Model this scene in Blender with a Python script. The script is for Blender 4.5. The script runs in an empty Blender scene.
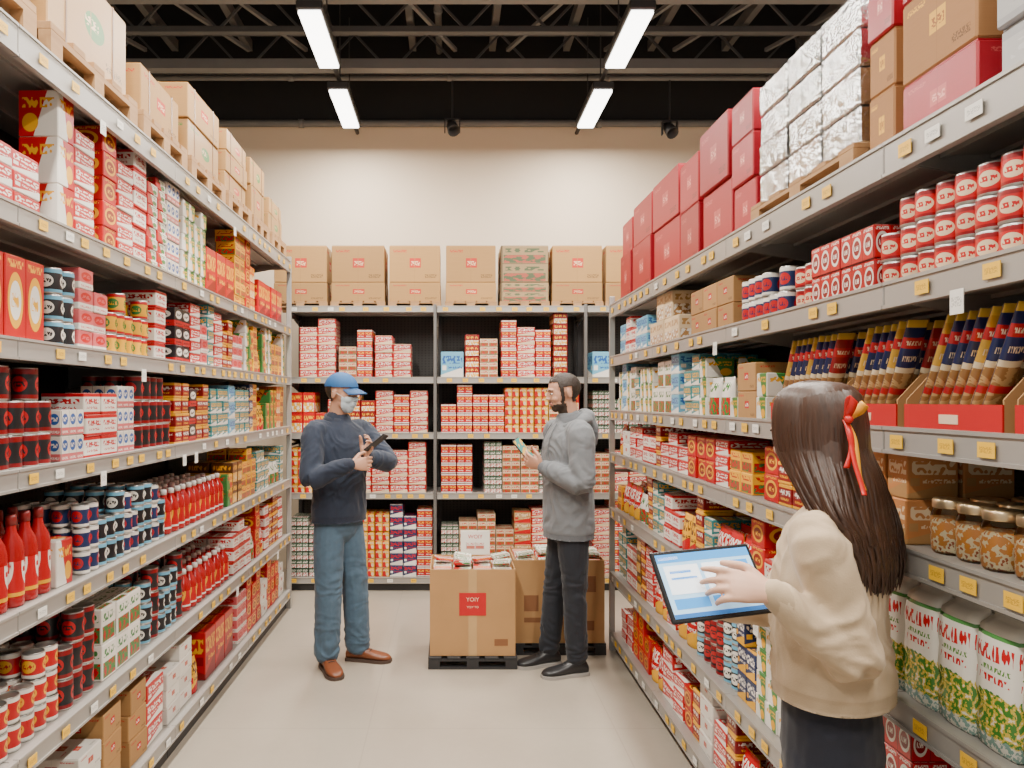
import bpy, bmesh, math, random
from mathutils import Vector, Matrix, noise
random.seed(11)
S=bpy.context.scene
COL=S.collection
V=Vector
F=739.6; VX=450.0; VY=400.0; CH=1.6
# ------------------------------------------------------------ materials
class G:
    def __init__(s,name,rough=.5,metal=0):
        s.m=bpy.data.materials.new(name); s.m.use_nodes=True
        s.nt=s.m.node_tree; s.b=s.nt.nodes['Principled BSDF']
        s.b.inputs['Roughness'].default_value=rough; s.b.inputs['Metallic'].default_value=metal
    def put(s,sock,v):
        if isinstance(v,bpy.types.NodeSocket): s.nt.links.new(v,sock)
        elif isinstance(v,(tuple,list)):
            sock.default_value=tuple(v)+((1,) if len(v)==3 and sock.type=='RGBA' else ())
        else: sock.default_value=v
    def n(s,t): return s.nt.nodes.new(t)
    def ma(s,op,a,b=0.0,c=None):
        n=s.n('ShaderNodeMath'); n.operation=op; s.put(n.inputs[0],a); s.put(n.inputs[1],b)
        if c is not None: s.put(n.inputs[2],c)
        return n.outputs[0]
    def mix(s,f,a,b):
        n=s.n('ShaderNodeMix'); n.data_type='RGBA'
        s.put(n.inputs[0],f); s.put(n.inputs[6],a); s.put(n.inputs[7],b); return n.outputs[2]
    def uv(s):
        t=s.n('ShaderNodeTexCoord'); p=s.n('ShaderNodeSeparateXYZ'); s.nt.links.new(t.outputs['UV'],p.inputs[0]); return p.outputs[0],p.outputs[1]
    def obj(s):
        return s.n('ShaderNodeTexCoord').outputs['Object']
    def comb(s,a,b,c=0.0):
        n=s.n('ShaderNodeCombineXYZ'); s.put(n.inputs[0],a); s.put(n.inputs[1],b); s.put(n.inputs[2],c); return n.outputs[0]
    def noise(s,vec,scale=5,detail=2):
        n=s.n('ShaderNodeTexNoise'); n.inputs['Scale'].default_value=scale; n.inputs['Detail'].default_value=detail
        s.nt.links.new(vec,n.inputs['Vector']); return n.outputs[0]
    def rng(s,x,a,b): return s.ma('MULTIPLY',s.ma('GREATER_THAN',x,a),s.ma('LESS_THAN',x,b))
    def box(s,u,v,a,b,c,d): return s.ma('MULTIPLY',s.rng(u,a,b),s.rng(v,c,d))
    def ell(s,u,v,cx,cy,rx,ry):
        a=s.ma('POWER',s.ma('ABSOLUTE',s.ma('DIVIDE',s.ma('SUBTRACT',u,cx),rx)),2.0)
        b=s.ma('POWER',s.ma('ABSOLUTE',s.ma('DIVIDE',s.ma('SUBTRACT',v,cy),ry)),2.0)
        return s.ma('LESS_THAN',s.ma('ADD',a,b),1.0)
    def txt(s,u,v,a,b,c,d,fr,seed):
        nz=s.noise(s.comb(s.ma('MULTIPLY',u,fr),s.ma('MULTIPLY',v,fr*.7),seed),1.0,0)
        return s.ma('MULTIPLY',s.box(u,v,a,b,c,d),s.ma('GREATER_THAN',nz,.49))
    def col(s,c,jit=0):
        if jit:
            oi=s.n('ShaderNodeObjectInfo'); h=s.n('ShaderNodeHueSaturation')
            s.put(h.inputs['Value'],s.ma('ADD',s.ma('MULTIPLY',oi.outputs['Random'],jit),1-jit*.5)); s.put(h.inputs['Color'],c); c=h.outputs[0]
        s.put(s.b.inputs['Base Color'],c); return s
    def bump(s,h,st=.2,dist=.01):
        n=s.n('ShaderNodeBump'); n.inputs['Strength'].default_value=st; n.inputs['Distance'].default_value=dist
        s.nt.links.new(h,n.inputs['Height']); s.nt.links.new(n.outputs[0],s.b.inputs['Normal']); return s
def flat(name,c,rough=.5,metal=0,var=.12,sc=8,bump=0,bsc=60):
    g=G(name,rough,metal); o=g.obj()
    c2=tuple(max(0,x*(1-var)) for x in c); c1=tuple(min(1,x*(1+var)) for x in c)
    g.col(g.mix(g.noise(o,sc,3),c2,c1))
    if bump: g.bump(g.noise(o,bsc,2),bump,.004)
    return g.m
def pack(name,c1,c2,c3,style,tile=(1,1),rough=.32,seed=1.0):
    g=G(name,rough); u,v=g.uv(); seam=None
    if tile!=(1,1):
        u=g.ma('FRACT',g.ma('MULTIPLY',u,float(tile[0]))); v=g.ma('FRACT',g.ma('MULTIPLY',v,float(tile[1])))
        seam=g.ma('MAXIMUM',g.ma('LESS_THAN',u,.04),g.ma('LESS_THAN',v,.04))
    if style=='band':
        c=g.mix(g.ma('LESS_THAN',v,.32),c1,c2); c=g.mix(g.ell(u,v,.5,.64,.36,.22),c,c3)
        c=g.mix(g.txt(u,v,.24,.76,.56,.72,13,seed),c,c1); c=g.mix(g.txt(u,v,.12,.88,.1,.2,22,seed+3),c,c1)
    elif style=='word':
        c=g.mix(g.ma('LESS_THAN',g.ma('SUBTRACT',v,g.ma('MULTIPLY',u,.3)),.12),c1,c2)
        c=g.mix(g.txt(u,v,.06,.94,.55,.85,11,seed),c,c3); c=g.mix(g.txt(u,v,.3,.94,.36,.45,24,seed+3),c,c3); c=g.mix(g.box(u,v,.06,.24,.3,.48),c,c2)
    elif style=='circle':
        c=g.mix(g.ell(u,v,.5,.48,.38,.33),c1,c2); c=g.mix(g.ell(u,v,.5,.48,.28,.23),c,c3)
        c=g.mix(g.txt(u,v,.3,.7,.4,.56,14,seed),c,c2); c=g.mix(g.txt(u,v,.12,.88,.86,.95,22,seed),c,c2)
    elif style=='pic':
        nz=g.noise(g.comb(g.ma('MULTIPLY',u,7.0),g.ma('MULTIPLY',v,6.0),seed),1.0,3)
        p=g.mix(g.ma('GREATER_THAN',nz,.52),c2,c3); c=g.mix(g.box(u,v,.06,.94,.06,.5),c1,p)
        c=g.mix(g.txt(u,v,.1,.9,.64,.86,10,seed),c,c2)
    elif style=='stripe':
        c=g.mix(g.ma('MAXIMUM',g.ma('GREATER_THAN',v,.84),g.ma('LESS_THAN',v,.14)),c1,c2)
        c=g.mix(g.txt(u,v,.1,.9,.5,.74,10,seed),c,c3); c=g.mix(g.txt(u,v,.18,.82,.27,.38,22,seed+5),c,c2)
    elif style=='split':
        c=g.mix(g.ma('LESS_THAN',g.ma('ADD',u,g.ma('MULTIPLY',v,.35)),.62),c1,c2)
        c=g.mix(g.ell(u,v,.7,.3,.2,.2),c,c3); c=g.mix(g.txt(u,v,.1,.9,.62,.84,11,seed),c,c3)
    elif style in('kraft','kraftround'):
        nz=g.noise(g.comb(u,g.ma('MULTIPLY',v,30.0),seed),3.0,2)
        c=g.mix(nz,tuple(x*.8 for x in c1),c1)
        if style=='kraft': c=g.mix(g.box(u,v,.4,.62,.4,.66),c,c2)
        else: c=g.mix(g.ell(u,v,.55,.5,.13,.17),c,c2)
        c=g.mix(g.txt(u,v,.43,.6,.46,.58,34,seed),c,c3)
        c=g.mix(g.txt(u,v,.08,.34,.82,.89,50,seed),c,c2); c=g.mix(g.txt(u,v,.7,.93,.12,.22,60,seed),c,tuple(x*.4 for x in c1))
        c=g.mix(g.rng(u,.495,.505),c,tuple(x*.8 for x in c1))
    elif style=='can':
        c=g.mix(g.ma('MAXIMUM',g.ma('GREATER_THAN',v,.8),g.ma('LESS_THAN',v,.18)),c1,c2)
        uu=g.ma('FRACT',g.ma('MULTIPLY',u,3.0))
        c=g.mix(g.ell(uu,v,.5,.5,.34,.24),c,c3); c=g.mix(g.txt(uu,v,.24,.76,.42,.58,12,seed),c,c1)
    if seam is not None: c=g.mix(seam,c,tuple(x*.35 for x in c1))
    g.col(c,.25); return g.m
RED=(.5,.004,.008);DRED=(.24,.003,.007);WHT=(.8,.76,.69);YEL=(.8,.4,.015);KR=(.42,.225,.08);BLK=(.014,.014,.017)
GRN=(.04,.2,.045);BLU=(.02,.1,.36);LBL=(.15,.42,.6);CRM=(.72,.56,.36);ORG=(.75,.14,.01);PNK=(.62,.12,.13);TEA=(.02,.22,.24);BRN=(.12,.045,.017);NVY=(.015,.03,.1)
M={}
M['metal']=flat('shelf_metal',(.37,.35,.325),.42,.3,.05)
M['metald']=flat('dark_metal',(.05,.05,.052),.5,.5)
M['post']=flat('post_metal',(.36,.35,.33),.4,.4)
M['postm']=flat('post_metal_grey',(.16,.155,.15),.4,.4)
g=G('perforated_panel',.6); u,v=g.uv()
fu=g.ma('FRACT',g.ma('MULTIPLY',u,40.0)); fv=g.ma('FRACT',g.ma('MULTIPLY',v,100.0))
g.col(g.mix(g.ell(fu,fv,.5,.5,.22,.22),(.03,.027,.025),(.005,.005,.005))); M['panel']=g.m
M['kraft']=flat('cardboard',(.41,.225,.09),.8,0,.1,6)
g=G('pallet_wood',.75); o=g.obj(); mp=g.n('ShaderNodeMapping'); mp.inputs['Scale'].default_value=(3,40,40); g.nt.links.new(o,mp.inputs[0])
g.col(g.mix(g.noise(mp.outputs[0],1,4),(.26,.13,.05),(.5,.3,.14))); M['wood']=g.m
M['blackp']=flat('black_plastic',(.02,.02,.022),.5)
M['tape']=flat('packing_tape',(.48,.3,.13),.25)
M['strap']=flat('brown_strap',(.2,.1,.04),.4)
M['red']=flat('red_card',RED,.5,0,.1)
M['white']=flat('white_card',(.8,.77,.7),.5,0,.03)
M['cream']=flat('cream_print',(.75,.55,.38),.5)
g=G('price_tag_print',.5); u,v=g.uv(); g.col(g.mix(g.ma('MULTIPLY',g.txt(u,v,.12,.88,.3,.7,16,2.0),.6),(.85,.5,.03),(.35,.15,.02))); M['tagy']=g.m
g=G('white_tag_print',.5); u,v=g.uv(); g.col(g.mix(g.ma('MULTIPLY',g.txt(u,v,.12,.88,.3,.7,16,4.0),.5),(.8,.78,.72),(.2,.2,.2))); M['tagw']=g.m
M['lid']=flat('pale_gold_lid',(.66,.5,.3),.28,.85)
M['steel']=flat('can_steel',(.55,.54,.52),.3,.9)
g=G('silver_foil',.25,1.0); o=g.obj(); nz=g.noise(o,45,4); g.col(g.mix(nz,(.5,.5,.5),(.78,.78,.77)),.3); g.bump(nz,.9,.008); M['foil']=g.m
# ------------------------------------------------------------ mesh helpers
def fin(bm,name,mats,smooth=False):
    bmesh.ops.recalc_face_normals(bm,faces=bm.faces[:])
    me=bpy.data.meshes.new(name); bm.to_mesh(me); bm.free()
    for m in (mats if isinstance(mats,(list,tuple)) else [mats]): me.materials.append(m)
    if smooth:
        for p in me.polygons: p.use_smooth=True
    return me
def abox(bm,x0,x1,y0,y1,z0,z1,mi=0,bev=0):
    ul=bm.loops.layers.uv.verify()
    r=bmesh.ops.create_cube(bm,size=1,matrix=Matrix.Translation(((x0+x1)/2,(y0+y1)/2,(z0+z1)/2))@Matrix.Diagonal((x1-x0,y1-y0,z1-z0,1)))
    vs=r['verts']
    if bev:
        es=list(set(e for v in vs for e in v.link_edges))
        rr=bmesh.ops.bevel(bm,geom=es,offset=bev,segments=1,affect='EDGES')
        fs=set(f for v in rr['verts'] for f in v.link_faces)
    else: fs=set(f for v in vs for f in v.link_faces)
    for f in fs:
        f.material_index=mi; f.normal_update(); n=f.normal
        ax=max(range(3),key=lambda i:abs(n[i]))
        for l in f.loops:
            c=l.vert.co; a=(c.x-x0)/(x1-x0); b=(c.y-y0)/(y1-y0); d=(c.z-z0)/(z1-z0)
            l[ul].uv=(b,d) if ax==0 else ((a,d) if ax==1 else (a,b))
    return fs
def lathe(bm,prof,seg=20,rep=1,cx=0,cy=0):
    ul=bm.loops.layers.uv.verify(); H=max(p[1] for p in prof); rings=[]
    for r,z,mi in prof:
        rings.append([bm.verts.new((cx+r*math.cos(2*math.pi*i/seg),cy+r*math.sin(2*math.pi*i/seg),z)) for i in range(seg)])
    for k in range(len(prof)-1):
        for i in range(seg):
            j=(i+1)%seg; f=bm.faces.new((rings[k][i],rings[k][j],rings[k+1][j],rings[k+1][i])); f.material_index=prof[k][2]; f.smooth=True
            us=[i/seg,(i+1)/seg,(i+1)/seg,i/seg]; zs=[prof[k][1]]*2+[prof[k+1][1]]*2
            for l,a,z in zip(f.loops,us,zs): l[ul].uv=(a*rep,z/H)
    f=bm.faces.new(list(reversed(rings[0]))); f.material_index=prof[0][2]; f=bm.faces.new(rings[-1]); f.material_index=prof[-2][2]
def obj(name,me,parent=None,loc=(0,0,0),rot=0,label=None,cat=None,group=None,kind=None):
    o=bpy.data.objects.new(name,me); COL.objects.link(o)
    if parent: o.parent=parent
    o.location=loc
    if rot is not None and not isinstance(rot,(int,float)): o.rotation_euler=rot
    elif rot: o.rotation_euler=(0,0,rot)
    if label: o['label']=label
    if cat: o['category']=cat
    if group: o['group']=group
    if kind: o['kind']=kind
    return o
def bxm(name,w,d,h,mat,bev=.003):
    bm=bmesh.new(); abox(bm,-w/2,w/2,-d/2,d/2,0,h,0,bev)
    abox(bm,-w/2+.004,w/2-.004,-d/2+.004,-d/2+d*.45,h,h+.0012,0)
    return fin(bm,name,mat)
def textmesh(s,size,mat,name='printed_text'):
    cu=bpy.data.curves.new('t','FONT'); cu.body=s; cu.size=size; cu.align_x='CENTER'; cu.align_y='CENTER'; cu.extrude=.0006
    o=bpy.data.objects.new('t',cu); COL.objects.link(o); dg=bpy.context.evaluated_depsgraph_get()
    me=bpy.data.meshes.new_from_object(o.evaluated_get(dg)); me.name=name; me.materials.clear(); me.materials.append(mat)
    bpy.data.objects.remove(o)
    return me
# ------------------------------------------------------------ product prototypes
P={}; sd_=[0]
def pbox(key,kind,w,d,h,c1,c2,c3,style,label,cat='box',tile=(1,1),rough=.32):
    sd_[0]+=1; mat=pack(kind+'_print',c1,c2,c3,style,tile,rough,float(sd_[0]))
    P[key]=dict(kind=kind,w=w,d=d,h=h,parts=[(kind,bxm(kind,w,d,h,mat))],label=label,cat=cat)
pbox('bis','biscuit_box',.14,.16,.06,RED,WHT,WHT,'word','flat red and white printed biscuit box')
pbox('bis2','cracker_box',.12,.15,.075,WHT,RED,RED,'stripe','white cracker box with red print')
pbox('can','candy_box',.11,.14,.09,RED,YEL,DRED,'circle','red candy box with round yellow emblem')
pbox('choc','chocolate_box',.1,.13,.15,RED,WHT,YEL,'split','upright red chocolate box with white print')
pbox('tea','tea_box',.1,.12,.075,YEL,RED,GRN,'pic','small yellow tea box with red picture')
pbox('milk','milk_pack',.15,.14,.085,WHT,PNK,BLU,'band','white multipack of small milk cartons','carton',(3,1))
pbox('cer','cereal_box',.11,.12,.13,WHT,GRN,RED,'pic','white cereal box with green and red picture')
pbox('cof','coffee_box',.1,.13,.085,BLK,RED,WHT,'band','black coffee box with red band')
pbox('soap','tissue_pack',.12,.14,.095,LBL,WHT,BLU,'word','light blue and white tissue pack')
pbox('gift','gift_box',.16,.2,.25,RED,DRED,YEL,'word','large glossy red gift box')
pbox('up','noodle_packet',.1,.12,.25,RED,YEL,WHT,'circle','tall red noodle packet with round yellow emblem','packet')
pbox('org','juice_pack',.12,.13,.1,ORG,YEL,WHT,'pic','orange and yellow juice multipack','carton',(2,1))
pbox('spi','spice_box',.08,.12,.08,GRN,WHT,YEL,'split','small green spice box with white print')
pbox('krs','cardboard_tray_box',.16,.2,.1,KR,RED,WHT,'kraft','small kraft cardboard box with red stamp','box',(1,1),.75)
pbox('ksm','kraft_carton',.08,.12,.105,(.5,.2,.06),KR,CRM,'word','small orange brown carton with cream print','box',(1,1),.7)
pbox('sw','sweets_packet',.1,.13,.045,WHT,RED,GRN,'split','thin white and red sweets packet','packet')
pbox('nv','salt_box',.08,.12,.1,NVY,YEL,WHT,'word','navy blue salt box with gold print')
pbox('te','soup_packet',.1,.12,.065,TEA,WHT,YEL,'word','teal and white soup packet','packet')
pbox('brn','cocoa_box',.09,.13,.12,BRN,YEL,CRM,'pic','brown cocoa box with gold picture')
pbox('pk','pudding_box',.1,.13,.07,PNK,WHT,RED,'band','pink and white pudding box')
pbox('yg','corn_box',.1,.13,.09,YEL,GRN,RED,'split','yellow and green corn box')
pbox('dr','jam_box',.09,.13,.07,DRED,YEL,WHT,'stripe','dark red jam box with gold stripes')
pbox('bl','rice_cracker_box',.15,.26,.07,RED,CRM,WHT,'word','red rice cracker box with cream print')
pbox('bw','cookie_carton',.15,.26,.065,CRM,RED,GRN,'pic','cream cookie carton with red picture','box',(2,1))
pbox('br','wafer_carton',.13,.26,.08,RED,WHT,YEL,'stripe','red wafer carton with white stripes','box',(2,1))
pbox('bx','ginger_carton',.12,.26,.09,DRED,YEL,WHT,'pic','dark red ginger carton with gold picture','box')
pbox('by','pasta_carton',.12,.26,.075,YEL,RED,CRM,'split','yellow pasta carton with red corner','box',(2,1))
pbox('bd','spice_carton',.15,.26,.07,(.04,.09,.05),WHT,RED,'pic','dark green and white spice carton','box',(3,1))
pbox('bn','syrup_carton',.11,.26,.1,NVY,WHT,RED,'word','navy syrup carton with white print')
pbox('bk','bran_carton',.14,.26,.09,KR,RED,CRM,'word','kraft bran carton with red print')
pbox('bu','wheat_carton',.1,.26,.17,RED,YEL,WHT,'pic','tall upright red wheat carton with yellow picture')
pbox('bb','water_carton',.19,.26,.22,LBL,WHT,BLU,'word','light blue carton with white print')
pbox('lowb','snack_carton',.18,.19,.085,RED,WHT,WHT,'word','red shipping carton with white print')
pbox('loww','sugar_carton',.16,.19,.075,WHT,RED,KR,'kraft','white carton with red square print')
pbox('lowl','paper_carton',.21,.19,.12,WHT,KR,RED,'word','large white carton with brown print')
pbox('crm','flour_box',.12,.16,.13,CRM,KR,WHT,'pic','cream flour box with brown picture')
pbox('pkt','shrink_pack',.16,.13,.085,RED,WHT,DRED,'circle','shrink wrapped pack of small red tins','package',(3,1))
def pcan(key,kind,r,h,c1,c2,c3,label,seg=18):
    sd_[0]+=1; mat=pack(kind+'_label',c1,c2,c3,'can',(1,1),.3,float(sd_[0]))
    bm=bmesh.new(); lathe(bm,[(r*.93,0,1),(r*.99,.003,1),(r,.006,0),(r,h-.007,0),(r*.99,h-.004,1),(r*.96,h-.002,1),(r*.98,h,1),(r*.9,h,1),(r*.88,h-.003,1)],seg)
    P[key]=dict(kind=kind,w=2*r,d=2*r,h=h,parts=[(kind,fin(bm,kind,[mat,M['steel']]))],label=label,cat='can')
pcan('cd','soup_can',.036,.1,BLK,DRED,RED,'black soup can with red label')
pcan('cr','drink_can',.033,.08,RED,WHT,YEL,'red drink can with pale emblem')
pcan('cy','fruit_can',.034,.08,YEL,RED,GRN,'yellow fruit can with red bands')
pcan('cb','fish_can',.034,.085,BLK,LBL,WHT,'dark can with light blue bands')
pcan('ct','tomato_tin',.03,.068,RED,DRED,CRM,'small red tomato tin with cream emblem',20)
pcan('cn','bean_can',.029,.08,NVY,WHT,RED,'navy and white bean can')
def bottle(key,kind,r,h,lab,body,capm,label):
    bm=bmesh.new(); lathe(bm,[(r*.9,0,0),(r,.006,0),(r,h*.12,1),(r,h*.5,0),(r,h*.6,0),(r*.85,h*.7,0),(r*.45,h*.8,0),(r*.36,h*.88,0),(r*.36,h*.9,0)],18)
    b=fin(bm,kind,[body,lab]); bm=bmesh.new(); lathe(bm,[(r*.42,h*.885,0),(r*.42,h*.97,0),(r*.36,h,0),(r*.2,h,0)],14)
    P[key]=dict(kind=kind,w=2*r,d=2*r,h=h,parts=[(kind,b),('cap',fin(bm,'cap',capm))],label=label,cat='bottle')
bodyR=flat('red_sauce',(.4,.006,.008),.15)
bottle('bo','sauce_bottle',.036,.27,pack('b1',RED,YEL,WHT,'can',seed=1.),bodyR,flat('dark_cap',(.22,.01,.01),.4),'glossy red sauce bottle with printed label')
bottle('bo2','ketchup_bottle',.036,.2,pack('b2',RED,WHT,YEL,'can',seed=3.),bodyR,flat('white_cap',(.75,.72,.68),.4),'red ketchup bottle with white cap')
bm=bmesh.new(); lathe(bm,[(.032,0,0),(.037,.006,0),(.039,.02,0),(.039,.085,0),(.034,.1,0),(.032,.103,0)],24)
g=G('jar_glass',.03); g.b.inputs['Transmission Weight'].default_value=1; g.b.inputs['IOR'].default_value=1.25; g.col(g.mix(g.noise(g.obj(),3),(.95,.95,.92),(1,1,1)))
jg=fin(bm,'glass_jar',g.m)
bm=bmesh.new(); lathe(bm,[(.031,.005,0),(.035,.01,0),(.0355,.07,0),(.03,.078,0)],20)
g=G('jar_contents',.4); nz=g.noise(g.obj(),60,2); c=g.mix(g.ma('GREATER_THAN',nz,.5),(.65,.25,.04),(.8,.7,.45)); g.col(g.mix(g.ma('GREATER_THAN',nz,.62),c,(.4,.1,.03)))
jc=fin(bm,'jar_contents',g.m); bm=bmesh.new(); lathe(bm,[(.035,.1,0),(.036,.103,0),(.036,.118,0),(.033,.121,0),(.026,.121,0)],24)
P['jar']=dict(kind='glass_jar',w=.078,d=.078,h=.121,parts=[('glass_jar',jg),('jar_contents',jc),('lid',fin(bm,'lid',M['lid']))],label='glass jar of dried snacks with pale gold lid',cat='jar')
def pouchmesh(name,w,h,t,mat,crimp=.08,ex=.45,botw=.22):
    bm=bmesh.new(); ul=bm.loops.layers.uv.verify(); nx,nz=10,12; gr={}
    for s in (-1,1):
        for i in range(nx+1):
            for k in range(nz+1):
                a=i/nx; b=k/nz
                bb=min(1,max(0,b/(1-crimp)))
                th=t/2*(math.sin(math.pi*a)**ex)*(max(0,math.sin(math.pi*min(1,botw+(1-botw)*bb)))**ex)
                th=th+ .001; x=(a-.5)*w*(1-.03*math.sin(math.pi*bb))
                if b>1-crimp: th=.0012
                th+=.0016*noise.noise(V((a*6,b*9,s*3)))*(1 if th>.004 else 0)
                gr[s,i,k]=bm.verts.new((x,s*th,b*h))
        for i in range(nx):
            for k in range(nz):
                vs=[gr[s,i,k],gr[s,i+1,k],gr[s,i+1,k+1],gr[s,i,k+1]]
                f=bm.faces.new(vs); f.smooth=True
                for l,(a,b) in zip(f.loops,((i,k),(i+1,k),(i+1,k+1),(i,k+1))): l[ul].uv=(a/nx,b/nz)
    for k in range(nz):
        for i in (0,nx): bm.faces.new((gr[-1,i,k],gr[1,i,k],gr[1,i,k+1],gr[-1,i,k+1]))
    for i in range(nx):
        for k in (0,nz): bm.faces.new((gr[-1,i,k],gr[-1,i+1,k],gr[1,i+1,k],gr[1,i,k]))
    return fin(bm,name,mat)
def ppouch(key,kind,w,d,h,c1,c2,c3,style,label):
    sd_[0]+=1; mat=pack(kind+'_print',c1,c2,c3,style,(1,1),.25,float(sd_[0]))
    P[key]=dict(kind=kind,w=w,d=d,h=h,parts=[(kind,pouchmesh(kind,w,h,d-.004,mat,.1,.35,.35))],label=label,cat='packet')
ppouch('pr','crisp_packet',.12,.07,.19,RED,YEL,WHT,'word','red crisp packet standing upright')
ppouch('pg','bean_packet',.11,.06,.16,WHT,GRN,RED,'pic','white bean packet with green picture')
ppouch('py','nut_packet',.11,.06,.17,YEL,RED,BRN,'word','yellow nut packet standing upright')
def brickbag(name,w,d,h,mat):
    bm=bmesh.new(); ul=bm.loops.layers.uv.verify(); rows=[]
    prof=[(0,.92,.9),(.02,1,1),(.15,1.0,1.06),(.3,.98,1.02),(.45,1.0,1.08),(.6,.99,1.03),(.72,1.0,1.05),(.84,1,1.0),(.92,.99,.85),(.96,.98,.4),(.975,.98,.06),(1,.98,.05)]
    for f_,a,b in prof:
        ring=[]
        for sx,sy in ((-1,-1),(-.5,-1.05),(0,-1.1),(.5,-1.05),(1,-1),(1,0),(1,1),(.5,1.0),(0,1),(-.5,1),(-1,1),(-1,0)):
            rd=.93 if abs(sx)==1 and abs(sy)==1 else 1
            q=noise.noise(V((sx*2.3,sy*2.1,f_*9)))*.0025
            ring.append(bm.verts.new((sx*w/2*a*rd+(q if .02<f_<.9 else 0),sy*d/2*b*rd+(q if .02<f_<.9 else 0),f_*h)))
        rows.append(ring)
    us=[0,.25,.5,.75,0,.5,0,.25,.5,.75,0,.5]; ue=[.25,.5,.75,1,.5,1,.25,.5,.75,1,.5,1]
    for k in range(len(rows)-1):
        for i in range(12):
            j=(i+1)%12; f=bm.faces.new((rows[k][i],rows[k][j],rows[k+1][j],rows[k+1][i])); f.smooth=True
            for l,(a,b) in zip(f.loops,((us[i],prof[k][0]),(ue[i],prof[k][0]),(ue[i],prof[k+1][0]),(us[i],prof[k+1][0]))): l[ul].uv=(a,b)
    bm.faces.new(list(reversed(rows[0]))); bm.faces.new(rows[-1])
    return fin(bm,name,mat)
g=G('pouch_print',.2); u,v=g.uv()
nz=g.noise(g.comb(g.ma('MULTIPLY',u,9.0),g.ma('MULTIPLY',v,22.0),2.0),1.0,4)
grd=g.mix(g.ma('GREATER_THAN',nz,.5),(.05,.2,.03),(.6,.45,.06)); grd=g.mix(g.ma('GREATER_THAN',nz,.6),grd,(.75,.7,.55)); blu=g.mix(g.ma('GREATER_THAN',nz,.5),(.2,.34,.3),(.7,.7,.6))
edge=g.ma('ADD',v,g.ma('MULTIPLY',nz,.12))
c=g.mix(g.ma('LESS_THAN',edge,.5),(.8,.77,.7),grd); c=g.mix(g.ma('LESS_THAN',edge,.17),c,blu)
c=g.mix(g.txt(u,v,.06,.94,.68,.8,14,5.0),c,(.55,.01,.015)); c=g.mix(g.txt(u,v,.12,.88,.6,.64,28,7.0),c,(.1,.25,.05)); c=g.mix(g.txt(u,v,.12,.88,.52,.57,22,8.0),c,(.55,.01,.015)); c=g.mix(g.rng(v,.85,.88),c,(.08,.28,.07)); g.col(c,.15)
P['pou']=dict(kind='food_pouch',w=.114,d=.082,h=.262,parts=[('food_pouch',brickbag('food_pouch',.112,.078,.262,g.m))],label='broad white food bag with red lettering and green field picture',cat='pouch')
sticks=[]
for cc in ((.012,.02,.09),(.3,.01,.015),(.6,.34,.04)):
    g=G('stick_pack_print',.3); u,v=g.uv()
    nz=g.noise(g.comb(g.ma('MULTIPLY',u,3.0),g.ma('MULTIPLY',v,22.0),1.0),1.0,1)
    c=g.mix(g.ma('GREATER_THAN',nz,.5),(.3,.15,.05),(.5,.31,.13)); c=g.mix(g.ma('GREATER_THAN',v,.55),c,cc); c=g.mix(g.rng(v,.51,.56),c,(.72,.6,.4)); c=g.mix(g.rng(v,.3,.36),c,(.45,.01,.015))
    c=g.mix(g.txt(u,v,.15,.85,.62,.67,26,3.),c,(.75,.6,.4)); c=g.mix(g.rng(v,.74,.84),c,(.5,.015,.02)); c=g.mix(g.txt(u,v,.15,.85,.77,.81,26,9.),c,(.8,.7,.5)); c=g.mix(g.ma('GREATER_THAN',v,.93),c,(.72,.45,.06)); c=g.mix(g.ma('LESS_THAN',v,.12),c,(.03,.03,.05)); g.col(c,.3)
    sticks.append(pouchmesh('stick_packet',.05,.27,.022,g.m))
def place(key,loc,rot,group):
    p=P[key]; root=None
    for nm,me in p['parts']:
        if root is None: root=obj(nm,me,None,loc,rot,p['label'],p['cat'],group)
        else: obj(nm,me,root)
    return root
# ------------------------------------------------------------ room
def plane(name,pts,mat):
    bm=bmesh.new(); f=bm.faces.new([bm.verts.new(p) for p in pts])
    me=bpy.data.meshes.new(name); bm.to_mesh(me); bm.free(); me.materials.append(mat); return obj(name,me,kind='structure')
g=G('floor_concrete',.33); o=g.obj(); nz=g.noise(o,1.6,6); n2=g.noise(o,24,3)
c=g.mix(nz,(.30,.255,.205),(.43,.375,.305)); c=g.mix(g.ma('MULTIPLY',n2,.25),c,(.26,.22,.18))
sp=g.n('ShaderNodeSeparateXYZ'); g.nt.links.new(o,sp.inputs[0])
jx=g.ma('LESS_THAN',g.ma('FRACT',g.ma('DIVIDE',g.ma('ADD',sp.outputs[0],.4),1.2)),.005); jy=g.ma('LESS_THAN',g.ma('FRACT',g.ma('DIVIDE',sp.outputs[1],1.2)),.005)
c=g.mix(g.ma('MULTIPLY',g.ma('MAXIMUM',jx,jy),.3),c,(.19,.165,.14)); g.col(c); g.bump(n2,.05,.002)
plane('floor',[(-5,-3,0),(5,-3,0),(5,7.2,0),(-5,7.2,0)],g.m)
wallm=flat('wall_plaster',(.63,.53,.41),.8,0,.03,2,.1,40)
darkm=flat('dark_deck',(.008,.008,.009),.8)
def sbox(name,mat,*d):
    b=bmesh.new(); abox(b,*d); return obj(name,fin(b,name,mat),kind='structure')
sbox('wall_back',wallm,-5,5,7.0,7.2,0,4.22); sbox('trim_1',darkm,-5,5,7.0,7.2,4.22,5.4)
sbox('wall_left',wallm,-5.1,-5,-1,7.2,0,5.4); sbox('wall_right',wallm,5,5.1,-1,7.2,0,5.4); sbox('ceiling',darkm,-5,5,-1,7.0,5.4,5.5)
beamm=flat('beam_paint',(.06,.061,.063),.6); beaml=flat('beam_paint_light',(.14,.14,.14),.6)
ti=2
def beam(x0,x1,y0,y1,z0,z1,m=None):
    global ti
    sbox('trim_%d'%ti,m or beamm,x0,x1,y0,y1,z0,z1); ti+=1
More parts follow.
